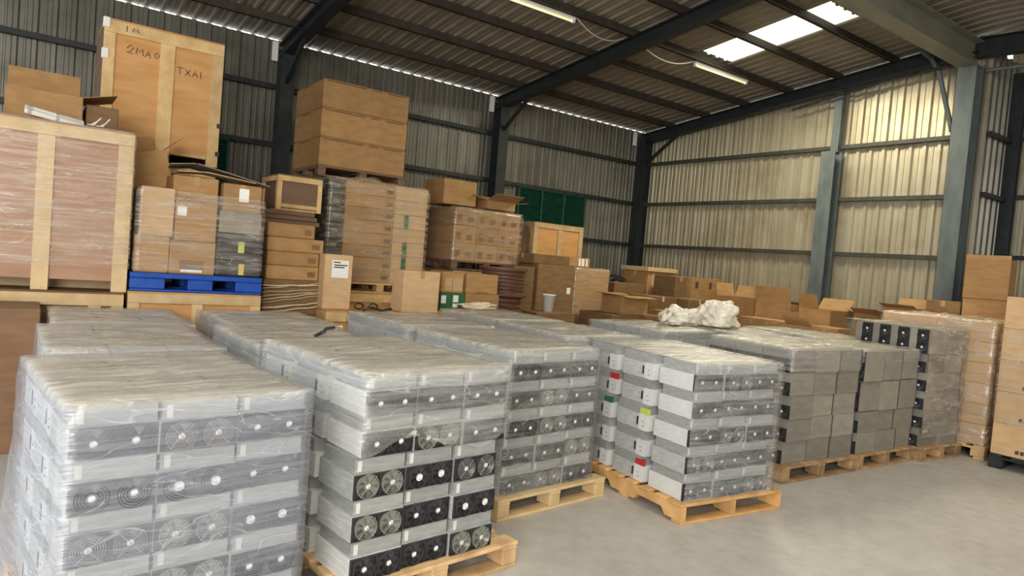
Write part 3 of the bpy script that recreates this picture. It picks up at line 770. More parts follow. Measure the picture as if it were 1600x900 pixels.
def open_carton(label, x0, x1, y0, y1, z0, z1, mat='card', flaps=((.5, 'f'), (.6, 'b'), (.4, 'l'), (.3, 'r')), fl=.18, rz=0.0, tilt=(0, 0), group=None):
    "box without a lid; each flap is (angle above horizontal in radians, side)"
    w, d, h = x1-x0, y1-y0, z1-z0; e = .005
    mb = MB().box(-w/2, w/2, -d/2, d/2, 0, e).box(-w/2, w/2, -d/2, -d/2+e, e, h).box(-w/2, w/2, d/2-e, d/2, e, h).box(-w/2, -w/2+e, -d/2+e, d/2-e, e, h).box(w/2-e, w/2, -d/2+e, d/2-e, e, h)
    o = mb.build('open_carton', mat); o.location = ((x0+x1)/2, (y0+y1)/2, z0); o.rotation_euler = (tilt[0], tilt[1], rz); tag(o, label, 'carton', group)
    for a, s in flaps:
        ca, sa = math.cos(a)*fl, math.sin(a)*fl
        if s == 'f': p, q, L = (-w/2, -d/2), (w/2, -d/2), (0, -ca)
        elif s == 'b': p, q, L = (-w/2, d/2), (w/2, d/2), (0, ca)
        elif s == 'l': p, q, L = (-w/2, -d/2), (-w/2, d/2), (-ca, 0)
        else: p, q, L = (w/2, -d/2), (w/2, d/2), (ca, 0)
        m = MB(); 
        for dz in (0, .005): m.v += [(p[0], p[1], h-.002+dz), (q[0], q[1], h-.002+dz), (q[0]+L[0], q[1]+L[1], h+sa+dz), (p[0]+L[0], p[1]+L[1], h+sa+dz)]
        m.f += [(0, 1, 2, 3), (4, 7, 6, 5), (0, 4, 5, 1), (1, 5, 6, 2), (2, 6, 7, 3), (3, 7, 4, 0)]
        m.build('flap', mat, o)
    return o
def crate(label, x0, x1, y0, y1, z0, z1, panel='ply_pink', frame='pine', rail=.10, post=.09, mids=(.5,), foot=.10, bottom=True, skid0=.02, th=.022, group='wooden crates along the left wall', top=True, rz=0):
    w, d, h = x1-x0, y1-y0, z1-z0
    t = empty('wooden_crate', label, 'crate', ((x0+x1)/2, (y0+y1)/2, z0), rz, group)
    a, b = -w/2, w/2; f, k = -d/2, d/2
    MB().box(a+th, b-th, f+th, f+th+.012, foot, h-.012).build('front_panel', panel, t)
    MB().box(a+th, b-th, k-th-.012, k-th, foot, h-.012).build('back_panel', panel, t)
    for x in (a+th, b-th-.012): MB().box(x, x+.012, f+th+.013, k-th-.013, foot, h-.012).build('side_panel', panel, t)
    if top: MB().box(a, b, f, k, h-.012, h).build('lid', panel, t, .003)
    hh = h-.013
    for fy0, fy1 in ((f, f+th-.001), (k-th+.001, k)):
        MB().box(a, b, fy0, fy1, hh-rail, hh).build('top_rail', frame, t, .003)
        if bottom: MB().box(a+post, b-post, fy0, fy1, foot, foot+rail*.7).build('bottom_rail', frame, t, .003)
        for x in (a, b-post): MB().box(x, x+post, fy0, fy1, .0, hh-rail-.001).build('corner_post', frame, t, .003)
        for m in mids:
            x = a+w*m-post/2; MB().box(x, x+post, fy0, fy1, 0, hh-rail-.001).build('middle_post', frame, t, .003)
    for sx0, sx1 in ((a, a+th-.001), (b-th+.001, b)):
        MB().box(sx0, sx1, f+th, k-th, hh-rail, hh).build('side_rail', frame, t, .003)
        for y in (f+th, k-th-post): MB().box(sx0, sx1, y, y+post, 0, hh-rail-.001).build('side_post', frame, t, .003)
    for y in (f+th+skid0, -.05+skid0*.5, k-th-.12): MB().box(a+.01+th, b-.01-th, y, y+.1, .0, foot-.001).build('skid', frame, t, .003)
    return t

# --- left: lower crates, wrapped crate, tall plywood crate
crate('low pine crate under the big wrapped crate at the left edge', -.62, .68, 6.52, 7.55, 0, 1.125, 'card_dark', 'pine_pale', mids=(.16, .84), bottom=False)
carton('dark brown carton on the floor at the left edge, below the wrapped crate', -.80, .10, 5.92, 6.48, 0, 1.04, 'card_brown', None)
crate('low pine crate under the blue plastic pallet', .71, 1.80, 6.52, 7.55, 0, 1.145, 'ply', 'pine_pale', rail=.085, mids=(.5,))
crate('large pine-framed crate wrapped in film at the left edge', -.52, .70, 6.58, 7.58, 1.127, 2.47, 'ply_pink', 'pine_pale', rail=.10, post=.115, foot=.09, bottom=False, skid0=.30)
film('film wound around the large crate at the left edge', (-.52, 6.58, 1.127), 0, 1.22, 1.0, .20, 1.345, 'film_warm', 41, amp=.006, gap=.008, topamp=.004)
open_carton('open tan carton lying on the wrapped crate at the left edge', -.20, .33, 6.90, 7.40, 2.478, 2.74, 'card', ((1.35, 'b'), (.25, 'r')), .26)
tag(None or carton('brown carton end leaning behind the open carton', .36, .60, 6.95, 7.40, 2.478, 2.70, 'card_dark', None), None)
def foam_frame():
    t = MB(); 
    m = Matrix.Rotation(R(9), 4, 'Y')
    for c, sx, sy in (((-.16, 0, 0), .05, .10), ((-.06, -.035, 0), .22, .03), ((-.06, .035, 0), .22, .03), ((.12, 0, 0), .20, .10)):
        t.obox(m @ Matrix.Translation(c), sx, sy, .035)
    o = t.build('foam_corner', 'foam', None, .003); o.location = (.12, 6.74, 2.525); o.rotation_euler = (R(28), 0, 0)
    tag(o, 'white foam packing frame with a slot on the wrapped crate', 'packing foam')
    t = MB()
    for i in range(6):
        a = Vector((.36+i*.022, 6.70+.02*(i % 2), 2.50)); t.bar(a, a+Vector((.05, .02*(-1)**i, .035*(i % 3))), .014, .006)
    tag(t.build('foam_scrap', 'foam'), 'torn white foam scrap at the corner of the wrapped crate', 'packing foam')
    o = MB().obox(Matrix.Translation((-.28, 6.75, 2.53)) @ Matrix.Rotation(R(40), 4, 'Y'), .16, .2, .012).build('foam_sheet', 'foam'); tag(o, 'white foam sheet edge at the left picture edge', 'packing foam')
foam_frame()
# support crate behind, then the tall crate
crate('plain lower crate under the tall plywood crate, mostly hidden', .55, 1.62, 7.92, 8.95, 0, 1.20, 'ply_dark', 'pine')
crate('plain middle crate under the tall plywood crate, mostly hidden', .55, 1.62, 7.92, 8.95, 1.202, 2.395, 'ply_dark', 'pine')
def tall_crate():
    x0, x1, y0, z0, z1 = .52, 1.625, 7.90, 2.40, 3.70
    w, h, d = x1-x0, z1-z0, .95
    t = empty('wooden_crate', 'tall orange plywood crate with scribbled writing, high in the pile', 'crate', ((x0+x1)/2, y0, z0), 0, 'wooden crates along the left wall')
    a, b = -w/2, w/2; th = .022
    for nm, xa, xb in (('front_panel', a+.075, a+.52), ('front_panel', a+.62, b-.10)):
        MB().box(xa, xb, th, th+.012, .07, h-.09).build(nm, 'ply', t)
    MB().box(a, b, d-.02, d, 0, h).build('back_panel', 'ply_dark', t)
    MB().box(a+.0, a+.014, th+.02, d-.021, .0, h-.002).build('side_panel', 'ply_dark', t); MB().box(b-.014, b, th+.02, d-.021, .0, h-.002).build('side_panel', 'ply', t)
    MB().box(a, b, 0, d, h, h+.014).build('lid', 'ply', t, .003)
    MB().box(a, b, .0, th+.018, h-.12, h-.001).build('top_rail', 'pine', t, .003)
    for xa, xb in ((a, a+.10), (a+.50, a+.635), (b-.115, b)): MB().box(xa, xb, 0, th+.018, .0, h-.121).build('stile', 'pine', t, .003)
    MB().box(a+.64, b-.12, .0, th+.018, .075, .10).build('bottom_rail', 'pine', t, .002)
    MB().box(a+.10, a+.499, .0, th+.018, .0, .10).build('bottom_rail', 'pine', t, .002)
    for zz in (h-.03, h-.33): MB().box(a-.012, a+.045, -.012, .05, zz-.05, zz+.045).build('corner_pad', 'foam', t, .004)
    for zz in (.12, .42): MB().box(b-.03, b+.012, -.006, .03, zz, zz+.05).build('corner_bracket', 'steel', t, .003)
    def strokes(sc, ox, oz, lines, y):
        m = MB()
        for ln in lines: m.tube([(ox+p[0]*sc, y, oz+p[1]*sc) for p in ln], .0042, 5)
        m.build('handwriting', 'ink', t)
    y1_ = th-.001
    strokes(.11, a+.20, h-.30, [[(0, .55), (.3, .9), (.55, .7), (.25, .3), (.0, .2), (.5, .15)], [(.75, .2), (.85, .8), (1.05, .4), (1.25, .75), (1.35, .15)], [(1.5, .1), (1.75, .7), (1.95, .05)], [(1.6, .35), (1.9, .35)]], y1_)
    strokes(.11, a+.20, h-.30, [[(2.25, .55), (2.5, .7), (2.65, .4), (2.4, .15), (2.25, .5)], [(2.85, .6), (3.0, .2), (3.2, .6)], [(3.2, .6), (3.0, -.35), (2.8, -.4)]], y1_)
    strokes(.055, a+.19, h-.085, [[(0, 0), (0, 1)], [(.9, .1), (1.1, .9), (1.4, .2), (1.7, .9), (1.9, .1)], [(2.3, 0), (2.35, .1)]], -.003)
    strokes(.10, a+.66, h-.40, [[(0, .8), (.6, .8)], [(.3, .8), (.3, .1)], [(.8, .1), (1.3, .75)], [(.8, .75), (1.3, .1)], [(1.5, .1), (1.75, .8), (2.0, .1)], [(1.6, .4), (1.9, .4)], [(2.3, .1), (2.3, .8)]], y1_)
tall_crate()
# blue plastic pallet
def blue_pallet():
    t = empty('plastic_pallet', 'bright blue plastic pallet on a low pine crate', 'pallet', (.72, 6.56, 1.147), 0)
    w, d, h = 1.09, .98, .16
    MB().box(0, w, 0, d, h-.045, h).build('deck', 'blue', t, .006)
    for x0, x1 in ((0, .27), (.455, .66), (.86, w)):
        for y in (0, .40, d-.18): MB().box(x0, x1, y, y+.18, .022, h-.046).build('foot', 'blue', t, .008)
    for y in (0, .40, d-.18): MB().box(0, w, y, y+.18, 0, .021).build('runner', 'blue', t, .004)
blue_pallet()
ZB = 1.309
carton('tan carton at the lower left on the blue pallet', .745, 1.015, 6.62, 7.1, ZB, 1.625, 'card', 'y')
carton('tan carton with a cut label window in the middle of the blue pallet', 1.02, 1.395, 6.62, 7.15, ZB, 1.60, 'card', 'y', papers=(('f', .25, .72, .06, .14), ('f', .22, .75, .15, .42, 'card_dark')))
carton('tan carton upper left on the blue pallet, second layer', .775, 1.04, 6.64, 7.1, 1.627, 2.05, 'card_pale', 'x')
carton('tan carton with a white label, second layer on the blue pallet', 1.05, 1.395, 6.64, 7.1, 1.602, 1.96, 'card', 'y', papers=(('f', .04, .26, .62, .86),))
carton('plain tan carton topmost in the middle of the blue pallet', 1.03, 1.405, 6.70, 7.15, 1.962, 2.185, 'card', 'y')
carton('black carton with yellow stickers on the right of the blue pallet', 1.41, 1.80, 6.62, 7.15, ZB, 1.705, 'black', None, papers=(('f', .50, .62, .04, .30, 'yellow'), ('f', .46, .60, .56, .82, 'lime')))
carton('dark green-grey wrapped carton between black and small tan cartons', 1.42, 1.79, 6.64, 7.1, 1.707, 1.905, 'grey_sheet', None)
carton('small tan carton with a tall white label, right top of the blue pallet', 1.44, 1.775, 6.64, 7.05, 1.907, 2.16, 'card', 'y', papers=(('f', .40, .66, .38, .86),))
film('film around the cartons on the blue pallet', (.745, 6.62, ZB), 0, 1.06, .54, .02, .72, 'film_warm', 42, amp=.006, gap=.006, top=False)
# flattened sheets and flap carton above
def bent_sheet(name, label, pts, wd, mat, th=.006):
    mb = MB()
    for i in range(len(pts)-1): mb.bar(pts[i], pts[i+1], wd, th, (0, 0, 1))
    return tag(mb.build(name, mat), label, 'cardboard sheet')
bent_sheet('cardboard_sheet', 'grey flattened cardboard sheet draped over the small cartons', [(1.02, 6.95, 2.27), (1.22, 6.93, 2.30), (1.52, 6.92, 2.245), (1.86, 6.90, 2.175)], .55, 'grey_sheet')
bent_sheet('cardboard_sheet', 'thin tan cardboard sheet under the grey sheet', [(1.06, 6.80, 2.215), (1.30, 6.80, 2.235), (1.72, 6.80, 2.19)], .30, 'card_pale')
open_carton('tan carton tipped against the tall plywood crate', .76, 1.10, 7.12, 7.72, 2.06, 2.40, 'card', ((.5, 'r'), (1.2, 'b')), .20, 0, (0, R(-14)))
carton('carton filling behind the blue pallet load, mostly hidden', .76, 1.78, 7.17, 7.54, ZB, 2.04, 'card_dark', None)

# --- flat long cartons, strapped bundle, labelled carton
fl = [(1.945, 2.42, 1.715, 1.855), (1.95, 2.525, 1.572, 1.712), (1.955, 2.485, 1.429, 1.569), (1.955, 2.49, 1.286, 1.426)]
for i, (a, b, c, d) in enumerate(fl):
    carton('long flat tan carton, %s of the four stacked right of the blue pallet' % ['topmost', 'second', 'third', 'lowest'][i], a, b, 6.97, 7.5, c, d, 'card', None, marks=(('f', .78, .93, .25, .62, 'card_dark'),), group=GC)
carton('carton strapped with film ropes below the long flat cartons', 1.94, 2.52, 6.97, 7.5, .93, 1.284, 'card_dark', None)
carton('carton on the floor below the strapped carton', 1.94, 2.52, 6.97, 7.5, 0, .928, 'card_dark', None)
def ropes():
    mb = MB()
    rr = random.Random(5)
    for i in range(9):
        za = .94+.034*i+rr.uniform(-.01, .01); zb = za+rr.uniform(.02, .10); yo = 6.958-.004*(i % 3)
        mb.tube([(1.925+.60*k/8, yo-.010*math.sin(k/8*3.14), min(1.30, za+(zb-za)*k/8+.004*math.sin(k*1.7+i))) for k in range(9)], rr.choice((.004, .006, .008)), 6)
    tag(mb.build('film_rope', 'film_warm' if False else 'crumple', None, 0, True), 'twisted pale film ropes around the strapped carton', 'plastic film')
ropes()
carton('tan carton with a big white label below the wrapped pallet', 2.50, 2.80, 6.82, 7.25, 1.01, 1.58, 'card_pale', None, papers=(('f', .25, .85, .58, .90),), marks=(('f', .30, .55, .85, .87), ('f', .32, .80, .80, .82), ('f', .32, .70, .76, .78)))
crate('low crate under the labelled carton, mostly hidden', 2.50, 3.15, 6.68, 7.5, 0, 1.008, 'ply', 'pine')
def straps():
    t = MB()
    for s in (0, 1):
        pts = [(2.86+.16*s+.05*math.cos(a*.7), 6.72, 1.03+.03+.03*math.sin(a*.7)) for a in range(10)]
        t.tube(pts, .008, 6)
    o = t.build('black_strap', 'dark_bag', None, 0, True); tag(o, 'black looped strap at the foot of the labelled carton', 'strap')
straps()
# open-frame crate on planks
for i in range(3):
    tag(MB().box(2.04+.02*i, 2.68-.03*i, 7.58, 8.2, 1.862+.052*i, 1.910+.052*i).build('wooden_board', 'ply_dark', None, .004), 'dark board, %s of three above the flat cartons' % ['lowest', 'middle', 'topmost'][i], 'board', 'dark boards above the flat cartons')
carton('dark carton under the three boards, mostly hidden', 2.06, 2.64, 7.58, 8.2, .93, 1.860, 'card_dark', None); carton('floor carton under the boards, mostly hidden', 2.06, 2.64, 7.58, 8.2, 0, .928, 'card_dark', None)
crate('small dark pine-framed crate left of the wrapped pallet', 2.20, 2.70, 7.62, 8.25, 2.017, 2.41, 'ply_dark', 'pine', rail=.06, post=.05, mids=(), foot=.03)

# --- wrapped pallet of printed cartons with the three-layer cartons on top
crate('pine crate under the wrapped carton pallet, only its yellow top rail showing', 2.98, 4.15, 7.79, 8.9, 0, 1.125, 'ply', 'pine', rail=.10)
pallet((3.0, 7.80, 1.127), 0, 1.16, 1.05, .125, 'pale pallet under the wrapped brown cartons', mat='pine', group=None)
for i in range(8):
    z = 1.254+.152*i
    carton('brown carton in the wrapped pallet, %s row, left column' % ['lowest', 'second', 'third', 'fourth', 'fifth', 'sixth', 'seventh', 'topmost'][i], 3.06, 3.70, 7.81, 8.8, z, z+.150, 'card', None, marks=(('f', .82, .95, .3, .6, 'card_dark'),), group='brown cartons in the wrapped pallet')
for i in range(7):
    z = 1.254+.175*i
    carton('brown carton in the wrapped pallet, %s row, right column' % ['lowest', 'second', 'third', 'fourth', 'fifth', 'sixth', 'topmost'][i], 3.703, 4.16, 7.83, 8.8, z, z+.173, 'card_pale', None, marks=(('f', .32, .46, .0, 1.0, 'green'),) if i in (1, 2, 4) else (), group='brown cartons in the wrapped pallet')
for i in range(7):  # added column; its dark colour stands in for the pallet's shaded left side
    z = 1.254+.175*i
    carton('added dark carton for the shaded left side of the wrapped pallet, %s' % ['lowest', 'second from below', 'third from below', 'fourth from below', 'fifth from below', 'sixth from below', 'topmost'][i], 2.86, 3.055, 7.86, 8.8, z, z+.173, 'shade_charcoal', None, papers=(('l', .1, .3, .3, .6, 'grey_sheet'), ('l', .6, .85, .3, .6, 'grey_sheet'), ('f', .3, .7, .35, .6, 'grey_sheet')), group='added dark cartons for the shaded side of the wrapped pallet')
film('shiny film around the wrapped brown cartons', (2.86, 7.81, 1.254), 0, 1.30, 1.0, .0, 1.225, 'film_tan', 51, amp=.016, gap=.012, topamp=.05)
pallet((2.86, 8.28, 2.52), 0, 1.18, 1.05, .125, 'pallet coloured dark for the shaded void under the three-layer cartons', mat='ply_dark', group=None)  # wood coloured dark in place of the unlit void here
for i in range(3):
    z = 2.647+.356*i
    carton('large plain carton, %s of three on top of the wrapped pallet' % ['lowest', 'middle', 'topmost'][i], 2.87, 4.03, 8.30, 9.35, z, z+.354, 'card', None, marks=(('f', .03, .48, .915, .945), ('f', .55, .66, .915, .945), ('f', .72, .95, .915, .945), ('l', .3, .6, .915, .945)), group='large plain cartons under the roof', bevel=.014)
carton('column of packing under the dark pallet, mostly hidden', 2.90, 4.0, 8.95, 9.33, 0, 2.518, 'card_dark', None)
# --- single carton and small boxes in front
carton('plain upright tan carton standing alone behind the silver stacks', 3.24, 3.67, 6.48, 6.76, 1.03, 1.475, 'card_pale', 'y')
crate('low crate under the plain upright carton, mostly hidden', 3.17, 3.85, 6.47, 7.4, 0, 1.028, 'ply', 'pine')
crate('low crate under the green and tan cartons, mostly hidden', 3.90, 4.86, 6.84, 7.75, 0, 1.005, 'ply', 'pine')
carton('dark green carton with white labels behind the stacks', 3.93, 4.25, 6.88, 7.2, 1.007, 1.235, 'green', None, papers=(('f', .0, .20, .45, .85), ('f', .50, .72, .52, .88), ('f', .50, .70, .20, .45)))
carton('printed pale carton on the dark green carton', 3.93, 4.22, 6.88, 7.2, 1.237, 1.475, 'card', None, papers=(('f', .12, .45, .1, .72, 'card_pale'), ('f', .5, .92, .1, .72, 'card_pale')))
carton('lower tan carton right of the dark green carton', 4.265, 4.745, 6.88, 7.25, 1.007, 1.235, 'card', None)
carton('upper tan carton right of the printed pale carton', 4.26, 4.71, 6.88, 7.25, 1.237, 1.475, 'card', None, marks=(('f', .3, .7, .05, .1, 'card_dark'),))
def crumple(label, cx, cy, z, sx, sy, sz, seed, mat='crumple', name='crumpled_wrap', cat='plastic film'):
    bm = bmesh.new(); bmesh.ops.create_icosphere(bm, subdivisions=5, radius=1)
    for v in bm.verts:
        p = v.co.copy(); n_ = noise.noise(p*1.6+Vector((seed, 0, 0)))*.35+(abs(noise.noise(p*2.4+Vector((0, seed, 0))))-.15)*.30+(abs(noise.noise(p*6+Vector((seed, 0, 2))))-.12)*.12
        v.co = p*(1+n_); v.co = Vector((v.co.x*sx, v.co.y*sy, max(-.55, v.co.z)*sz))
        v.co.z += .55*sz
    for f in bm.faces: f.smooth = True
    me = bpy.data.meshes.new(name); bm.to_mesh(me); bm.free(); me.materials.append(M[mat])
    o = link(name, me); o.location = (cx, cy, z); return tag(o, label, cat)
crumple('pinkish crumpled sheet at the foot of the tan cartons', 4.35, 6.72, 1.075, .24, .09, .045, 3.3)
carton('low carton under the crumpled sheet, mostly hidden', 4.0, 4.75, 6.55, 6.82, 0, 1.07, 'card_dark', None)
# black strap on the stack behind the second one
tag(MB().tube([(1.62, 4.50, 1.052), (1.72, 4.62, 1.062), (1.80, 4.80, 1.062), (1.90, 4.90, 1.058)], .012, 6).build('black_strap', 'dark_bag', None, 0, True), 'loose black strap lying on the film behind the second stack', 'strap')
tag(MB().tube([(2.46, 5.70, 1.115), (2.54, 5.68, 1.145), (2.64, 5.70, 1.12), (2.76, 5.74, 1.13)], .013, 6).build('black_strap', 'dark_bag', None, 0, True), 'black tangled strap near the plain upright carton', 'strap')

# --- second wrapped pallet
crate('dark crate under the second wrapped pallet, mostly hidden', 4.88, 6.0, 8.28, 9.35, 0, 1.475, 'ply_dark', 'pallet')
pallet((4.84, 8.27, 1.477), 0, 1.2, 1.08, .13, 'dark pallet under the dark-sided wrapped cartons', mat='ply_dark', group=None)
for r_ in range(3):
    for c in range(3):
        carton('tan carton in the second wrapped pallet, %s row, %s' % (['lowest', 'middle', 'top'][r_], ['left', 'centre', 'right'][c]), 4.87+.38*c, 4.87+.38*c+.377, 8.31, 9.3, 1.609+.25*r_, 1.609+.25*r_+.248, 'card', None, marks=(('f', .1, .3, .2, .6, 'card_dark'), ('f', .55, .8, .2, .5, 'card_dark')), group='tan cartons in the second wrapped pallet')
film('shiny film around the second wrapped pallet', (4.86, 8.30, 1.609), 0, 1.16, 1.02, .0, .755, 'film_tan', 52, amp=.014, gap=.014, topamp=.02)
carton('plain tan carton on top of the second wrapped pallet', 4.72, 5.26, 8.42, 9.0, 2.395, 2.75, 'card', 'y')
open_carton('open carton with spread flaps on the second wrapped pallet', 5.42, 5.92, 8.36, 8.86, 2.395, 2.52, 'card', ((.1, 'r'), (.35, 'f'), (.2, 'l'), (.5, 'b')), .24)
# reels
def drum():
    t = empty('cable_reel', 'stack of brown ribbed reels beside the tan cartons', 'reel', (5.29, 7.62, .96), 0)
    prof = [(0, 0), (.29, 0), (.30, .015), (.30, .03)]
    z = .03
    for k in range(3): prof += [(.265, z+.01), (.265, z+.05), (.285, z+.06)]; z += .06
    MB().lathe(prof+[(.27, z+.01), (0, z+.01)], 36).build('lower_reel', 'drum', t, 0, False)
    prof = [(0, .225), (.33, .225), (.345, .235), (.345, .262), (.33, .27)]; z = .27
    for k in range(6): prof += [(.285, z+.008), (.285, z+.040), (.305, z+.048)]; z += .048
    MB().lathe(prof+[(.31, z+.01), (.33, z+.02), (.33, z+.05), (0, z+.05)], 36).build('upper_reel', 'drum', t, 0, False)
drum()
carton('low carton under the brown reels, mostly hidden', 4.92, 5.66, 7.25, 8.0, 0, .958, 'card_dark', None)
carton('dark brown carton behind the brown reels', 5.66, 6.04, 7.9, 8.25, 0, 1.60, 'card_dark', None)
# small pine crate with two panels
crate('small pine crate with two orange panels under the green shutter', 6.95, 8.05, 9.20, 9.85, 1.66, 2.36, 'ply', 'pine_pale', rail=.08, post=.085, foot=.05, mids=(.52,))
crate('lower crate under the small two-panel crate, mostly hidden', 6.95, 8.05, 9.20, 9.85, 0, 1.658, 'ply_dark', 'pine')
bent_sheet('hardboard_sheet', 'dark red board leaning left of the small pine crate', [(6.55, 9.3, 1.45), (6.78, 9.55, 2.30)], .5, 'ply_dark')
carton('low dark carton under the leaning board, mostly hidden', 6.2, 6.9, 9.05, 9.7, 0, 1.45, 'card_dark', None)
# big wrapped cartons
carton('big dark-brown carton with a small white label', 6.10, 6.80, 7.90, 8.6, .93, 1.655, 'card_dark', None, papers=(('f', .82, .92, .42, .55),))
carton('tall tan film-wrapped carton right of the big brown carton', 6.82, 7.53, 7.90, 8.6, .93, 1.64, 'card', None)
film('film around the tall tan carton', (6.82, 7.90, .93), 0, .71, .7, .0, .715, 'film_tan', 53, amp=.008, gap=.006)
carton('flat brown carton on the big dark-brown carton', 6.02, 6.70, 7.92, 8.5, 1.657, 1.80, 'card_dark', 'x')
carton('small tan carton with white tape on the tall wrapped carton', 6.72, 7.14, 7.95, 8.4, 1.660, 1.80, 'card', None, papers=(('f', .45, .55, .1, .9), ('f', .6, .72, .1, .9), ('f', .8, .88, .1, .9)))
carton('base carton under the big brown and tan cartons, mostly hidden', 6.06, 7.55, 7.88, 8.62, 0, .928, 'card_dark', None)
def bucket():
    t = empty('plastic_bucket', 'white bucket in front of the big dark-brown carton', 'bucket', (6.12, 7.62, .985), 0); t.scale = (.72, .72, .78)
    MB().lathe([(0, 0), (.10, 0), (.135, .30), (.145, .30), (.145, .315), (.125, .315), (.095, .01), (0, .01)], 24).build('bucket_body', 'white', t, 0, True)
    MB().tube([(.14*math.cos(a), -.14*math.sin(a)*.3-.02, .29-.12*math.sin(a)) for a in [math.pi*k/10 for k in range(11)]], .004, 5).build('handle', 'wire', t)
bucket()
carton('low carton under the white bucket, mostly hidden', 5.75, 6.45, 7.4, 7.86, 0, .984, 'card_dark', None)
# open carton with white-edged flaps
open_carton('open tan carton with drooping flaps left of the white bags', 6.98, 7.48, 6.98, 7.44, 1.03, 1.30, 'card', ((-.12, 'f'), (.05, 'b'), (.10, 'l'), (-.15, 'r')), .17, R(-6))
carton('base carton under the open carton with drooping flaps', 6.7, 7.9, 6.90, 7.6, 0, 1.028, 'card_dark', None)
# --- mess in the far corner
crumple('black rubbish bag left of the far corner column', 8.66, 9.05, 1.36, .27, .20, .13, 5.1, 'dark_bag', 'rubbish_bag', 'bag')
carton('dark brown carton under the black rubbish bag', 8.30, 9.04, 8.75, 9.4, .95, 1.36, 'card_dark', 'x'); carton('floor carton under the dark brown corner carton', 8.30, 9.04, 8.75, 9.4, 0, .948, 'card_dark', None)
carton('tan carton with hanging tape strips in front of the corner column', 9.10, 9.80, 8.55, 9.2, 1.05, 1.68, 'card', 'x', papers=(('f', .15, .24, .55, .95, 'card_pale'), ('f', .82, .9, .5, .9, 'card_pale')), tapemat='tape_clear')
carton('pale flat lid on the tan carton in front of the corner column', 9.04, 9.82, 8.50, 9.2, 1.682, 1.76, 'card_pale', None)
carton('base carton under the carton in front of the corner column', 9.08, 9.84, 8.53, 9.25, 0, 1.048, 'card_dark', None)
carton('tan carton with two hand holes against the gable wall', 9.40, 10.22, 7.80, 8.3, 1.18, 1.64, 'card', None, marks=(('f', .12, .22, .6, .85), ('f', .58, .66, .6, .85), ('l', .3, .42, .6, .8)))
carton('lower carton under the two-hole carton', 9.38, 10.24, 7.76, 8.4, .6, 1.178, 'card_dark', 'x'); carton('floor carton under the two-hole carton', 9.38, 10.24, 7.76, 8.4, 0, .598, 'card_dark', None)
carton('olive tan carton between the hanging-tape carton and the two-hole carton', 9.10, 9.38, 7.9, 8.4, .9, 1.63, 'card_dark', 'y'); carton('floor carton below the olive tan carton', 8.95, 9.37, 7.86, 8.45, 0, .898, 'card_dark', None)
carton('brown carton behind the drooping-flap carton', 7.95, 8.66, 8.2, 8.7, .9, 1.45, 'card_dark', 'x'); carton('floor carton behind the drooping-flap carton', 7.95, 8.66, 8.2, 8.7, 0, .898, 'card_dark', None)
carton('brown carton with pale tape right of the drooping-flap carton', 8.05, 8.72, 7.5, 8.05, .75, 1.29, 'card_dark', 'y', tapemat='tape_clear'); carton('floor carton under the pale-taped brown carton', 8.05, 8.72, 7.5, 8.05, 0, .748, 'card_dark', None)
carton('brown carton behind the white bags', 8.76, 9.34, 7.3, 7.72, .75, 1.28, 'card_dark', 'y', tapemat='tape_clear'); carton('floor carton behind the white bags', 8.76, 9.34, 7.3, 7.72, 0, .748, 'card_dark', None)
carton('low brown carton right behind the white bags', 9.45, 10.1, 7.15, 7.72, .6, 1.22, 'card_dark', 'x'); carton('floor carton right behind the white bags', 9.45, 10.1, 7.15, 7.72, 0, .598, 'card_dark', None)
carton('low tan carton lying before the pale-taped brown carton', 7.93, 8.5, 6.75, 7.3, .6, 1.10, 'card', 'x'); carton('floor carton under the low tan carton', 7.93, 8.5, 6.75, 7.3, 0, .598, 'card_dark', None)
# --- white bags on the film tops
def bag(label, cx, cy, z, sx, sy, sz, seed, neck):
    o = crumple(label, cx, cy, z, sx, sy, sz, seed, 'bag', 'plastic_bag', 'bag')
    if neck:
        m = MB().tube([(-sx*.80, 0, sz*.6), (-sx*1.15, -.02, sz*.45), (-sx*1.45, -.02, sz*.60)], [.07, .022, .055], 10); m.build('tied_neck', 'bag', o, 0, True)
    return o
bag('smaller pinkish-white plastic bag with a tied neck', 6.02, 5.12, 1.115, .21, .17, .125, 1.7, True)
bag('larger translucent white plastic bag beside the tied one', 6.58, 5.05, 1.115, .29, .22, .18, 6.2, False)
# --- open cartons before the gable wall
open_carton('open tan carton left of the tall folded carton by the gable wall', 8.70, 9.12, 6.22, 6.7, 1.05, 1.40, 'card', ((1.1, 'r'), (1.35, 'b')), .20)
open_carton('tall tan open carton with raised flaps by the gable wall', 8.97, 9.5, 5.62, 6.2, 1.05, 1.36, 'card', ((1.45, 'l'), (1.3, 'b')), .24)
open_carton('tan open carton right of the tall one by the gable wall', 9.15, 9.65, 5.12, 5.6, 1.05, 1.34, 'card', ((1.4, 'b'), (.9, 'r')), .20)
carton('base carton under the open cartons by the gable wall', 8.68, 9.7, 5.1, 6.72, 0, 1.048, 'card_dark', None)
for i in range(4):
    y1 = 5.98-.36*i
    if i == 2: open_carton('low tan carton with one raised flap, third of the row', 8.33, 8.65, y1-.355, y1, .72, 1.13, 'card', ((.75, 'l'), (1.35, 'b')), .16)
    else: carton('low tan carton, %s of the row behind the bags' % ['first', 'second', '', 'last'][i], 8.33, 8.65, y1-.355, y1, .72, 1.155, 'card', 'x', group='low cartons in a row')
carton('base carton under the row of low cartons, mostly hidden', 8.33, 8.66, 4.53, 5.98, 0, .718, 'card_dark', None)
open_carton('tan carton with open top left of the tall silver stack', 9.55, 9.95, 4.62, 5.0, .95, 1.34, 'card', ((.3, 'b'), (.5, 'l')), .15)
carton('paler tan carton behind the tall silver stack', 9.56, 9.96, 4.08, 4.56, .95, 1.36, 'card_pale', 'x')
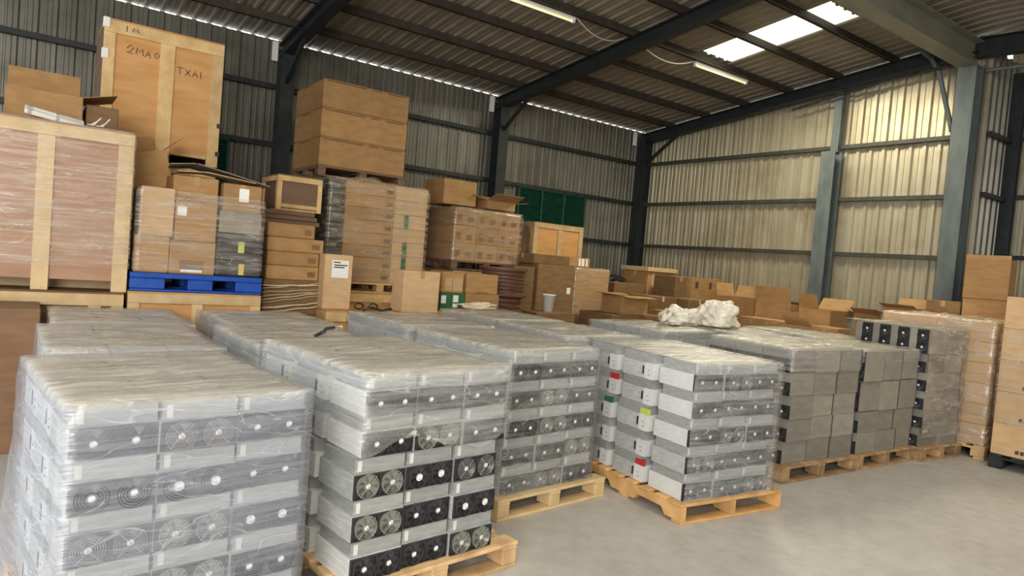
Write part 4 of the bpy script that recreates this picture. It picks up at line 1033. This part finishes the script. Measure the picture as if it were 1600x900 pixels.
carton('base carton behind the tall silver stack', 9.5, 10.0, 4.05, 5.06, 0, .948, 'card_dark', None)
crumple('dark heap of rags on the carton behind the tall stack', 9.76, 4.32, 1.362, .14, .15, .10, 8.8, 'dark_bag', 'rag_heap', 'rags')

# --- right: wrapped carton stack, printed carton stack, tower of cartons
pallet((8.20, 2.78, 0), 0, 1.05, 1.20, .14, 'pale pallet under the wrapped tan cartons at the right', mat='pine', group=None)
for r_ in range(6):
    for c in range(2):
        y0 = 2.80+.58*c
        carton('tan carton in the wrapped stack at the right, %s row, %s' % (['lowest', 'fifth', 'fourth', 'third', 'second', 'top'][r_], ['near half', 'far half'][c]), 8.22, 9.1, y0, y0+.577, .142+.217*r_, .142+.217*r_+.215, 'card_pale', None, marks=(('l', .10, .90, .46, .475, 'card_dark'),), group='tan cartons in the wrapped stack at the right')
film('crinkled film around the tan cartons at the right', (8.22, 2.80, .142), 0, .88, 1.157, 0, 1.305, 'film_crinkle', 61, amp=.03, gap=.014, topamp=.03)
pallet((7.98, 1.42, 0), 0, 1.05, 1.26, .14, 'black pallet under the printed cartons at the right edge', mat='steel', group=None)
for r_ in range(5):
    z0 = .142+.317*r_
    for c in range(2):
        y0 = 1.45+.61*c
        carton('printed tan carton at the right edge, %s row, %s' % (['lowest', 'fourth', 'third', 'second', 'top'][r_], ['near', 'far'][c]), 8.0, 8.6, y0, y0+.607, z0, z0+.315, 'card_pale', 'y', marks=tuple(('l', .35+.07*q, .40+.07*q, .12, .24, 'ink') for q in range(6)) if r_ in (0, 1, 2) else (('l', .4, .8, .75, .8, 'card_dark'),), group='printed cartons at the right edge', tapemat='tape_clear')
film('film around the printed cartons at the right edge', (8.0, 1.45, .142), 0, .60, 1.22, .3, 1.28, 'film_tan', 62, amp=.008, gap=.008, top=False)
carton('base carton behind the wrapped tan stack, mostly hidden', 9.14, 9.75, 2.75, 3.95, 0, 1.36, 'card_dark', None)
carton('wide tan carton under the upright carton at the right', 9.15, 9.36, 3.0, 3.5, 1.362, 1.68, 'card', None)
open_carton('tall upright tan carton topmost at the right', 9.13, 9.32, 3.04, 3.50, 1.682, 2.15, 'card', ((1.5, 'l'),), .04)
carton('flat tan carton beside the tall upright one', 9.15, 9.6, 3.52, 3.9, 1.362, 1.62, 'card_dark', 'x')
open_carton('low open carton seen above the crinkled film', 9.12, 9.48, 3.98, 4.4, .98, 1.48, 'card', ((.3, 'l'), (1.0, 'r')), .14)
carton('base carton under the low open carton', 9.10, 9.49, 3.97, 4.42, 0, .978, 'card_dark', None)
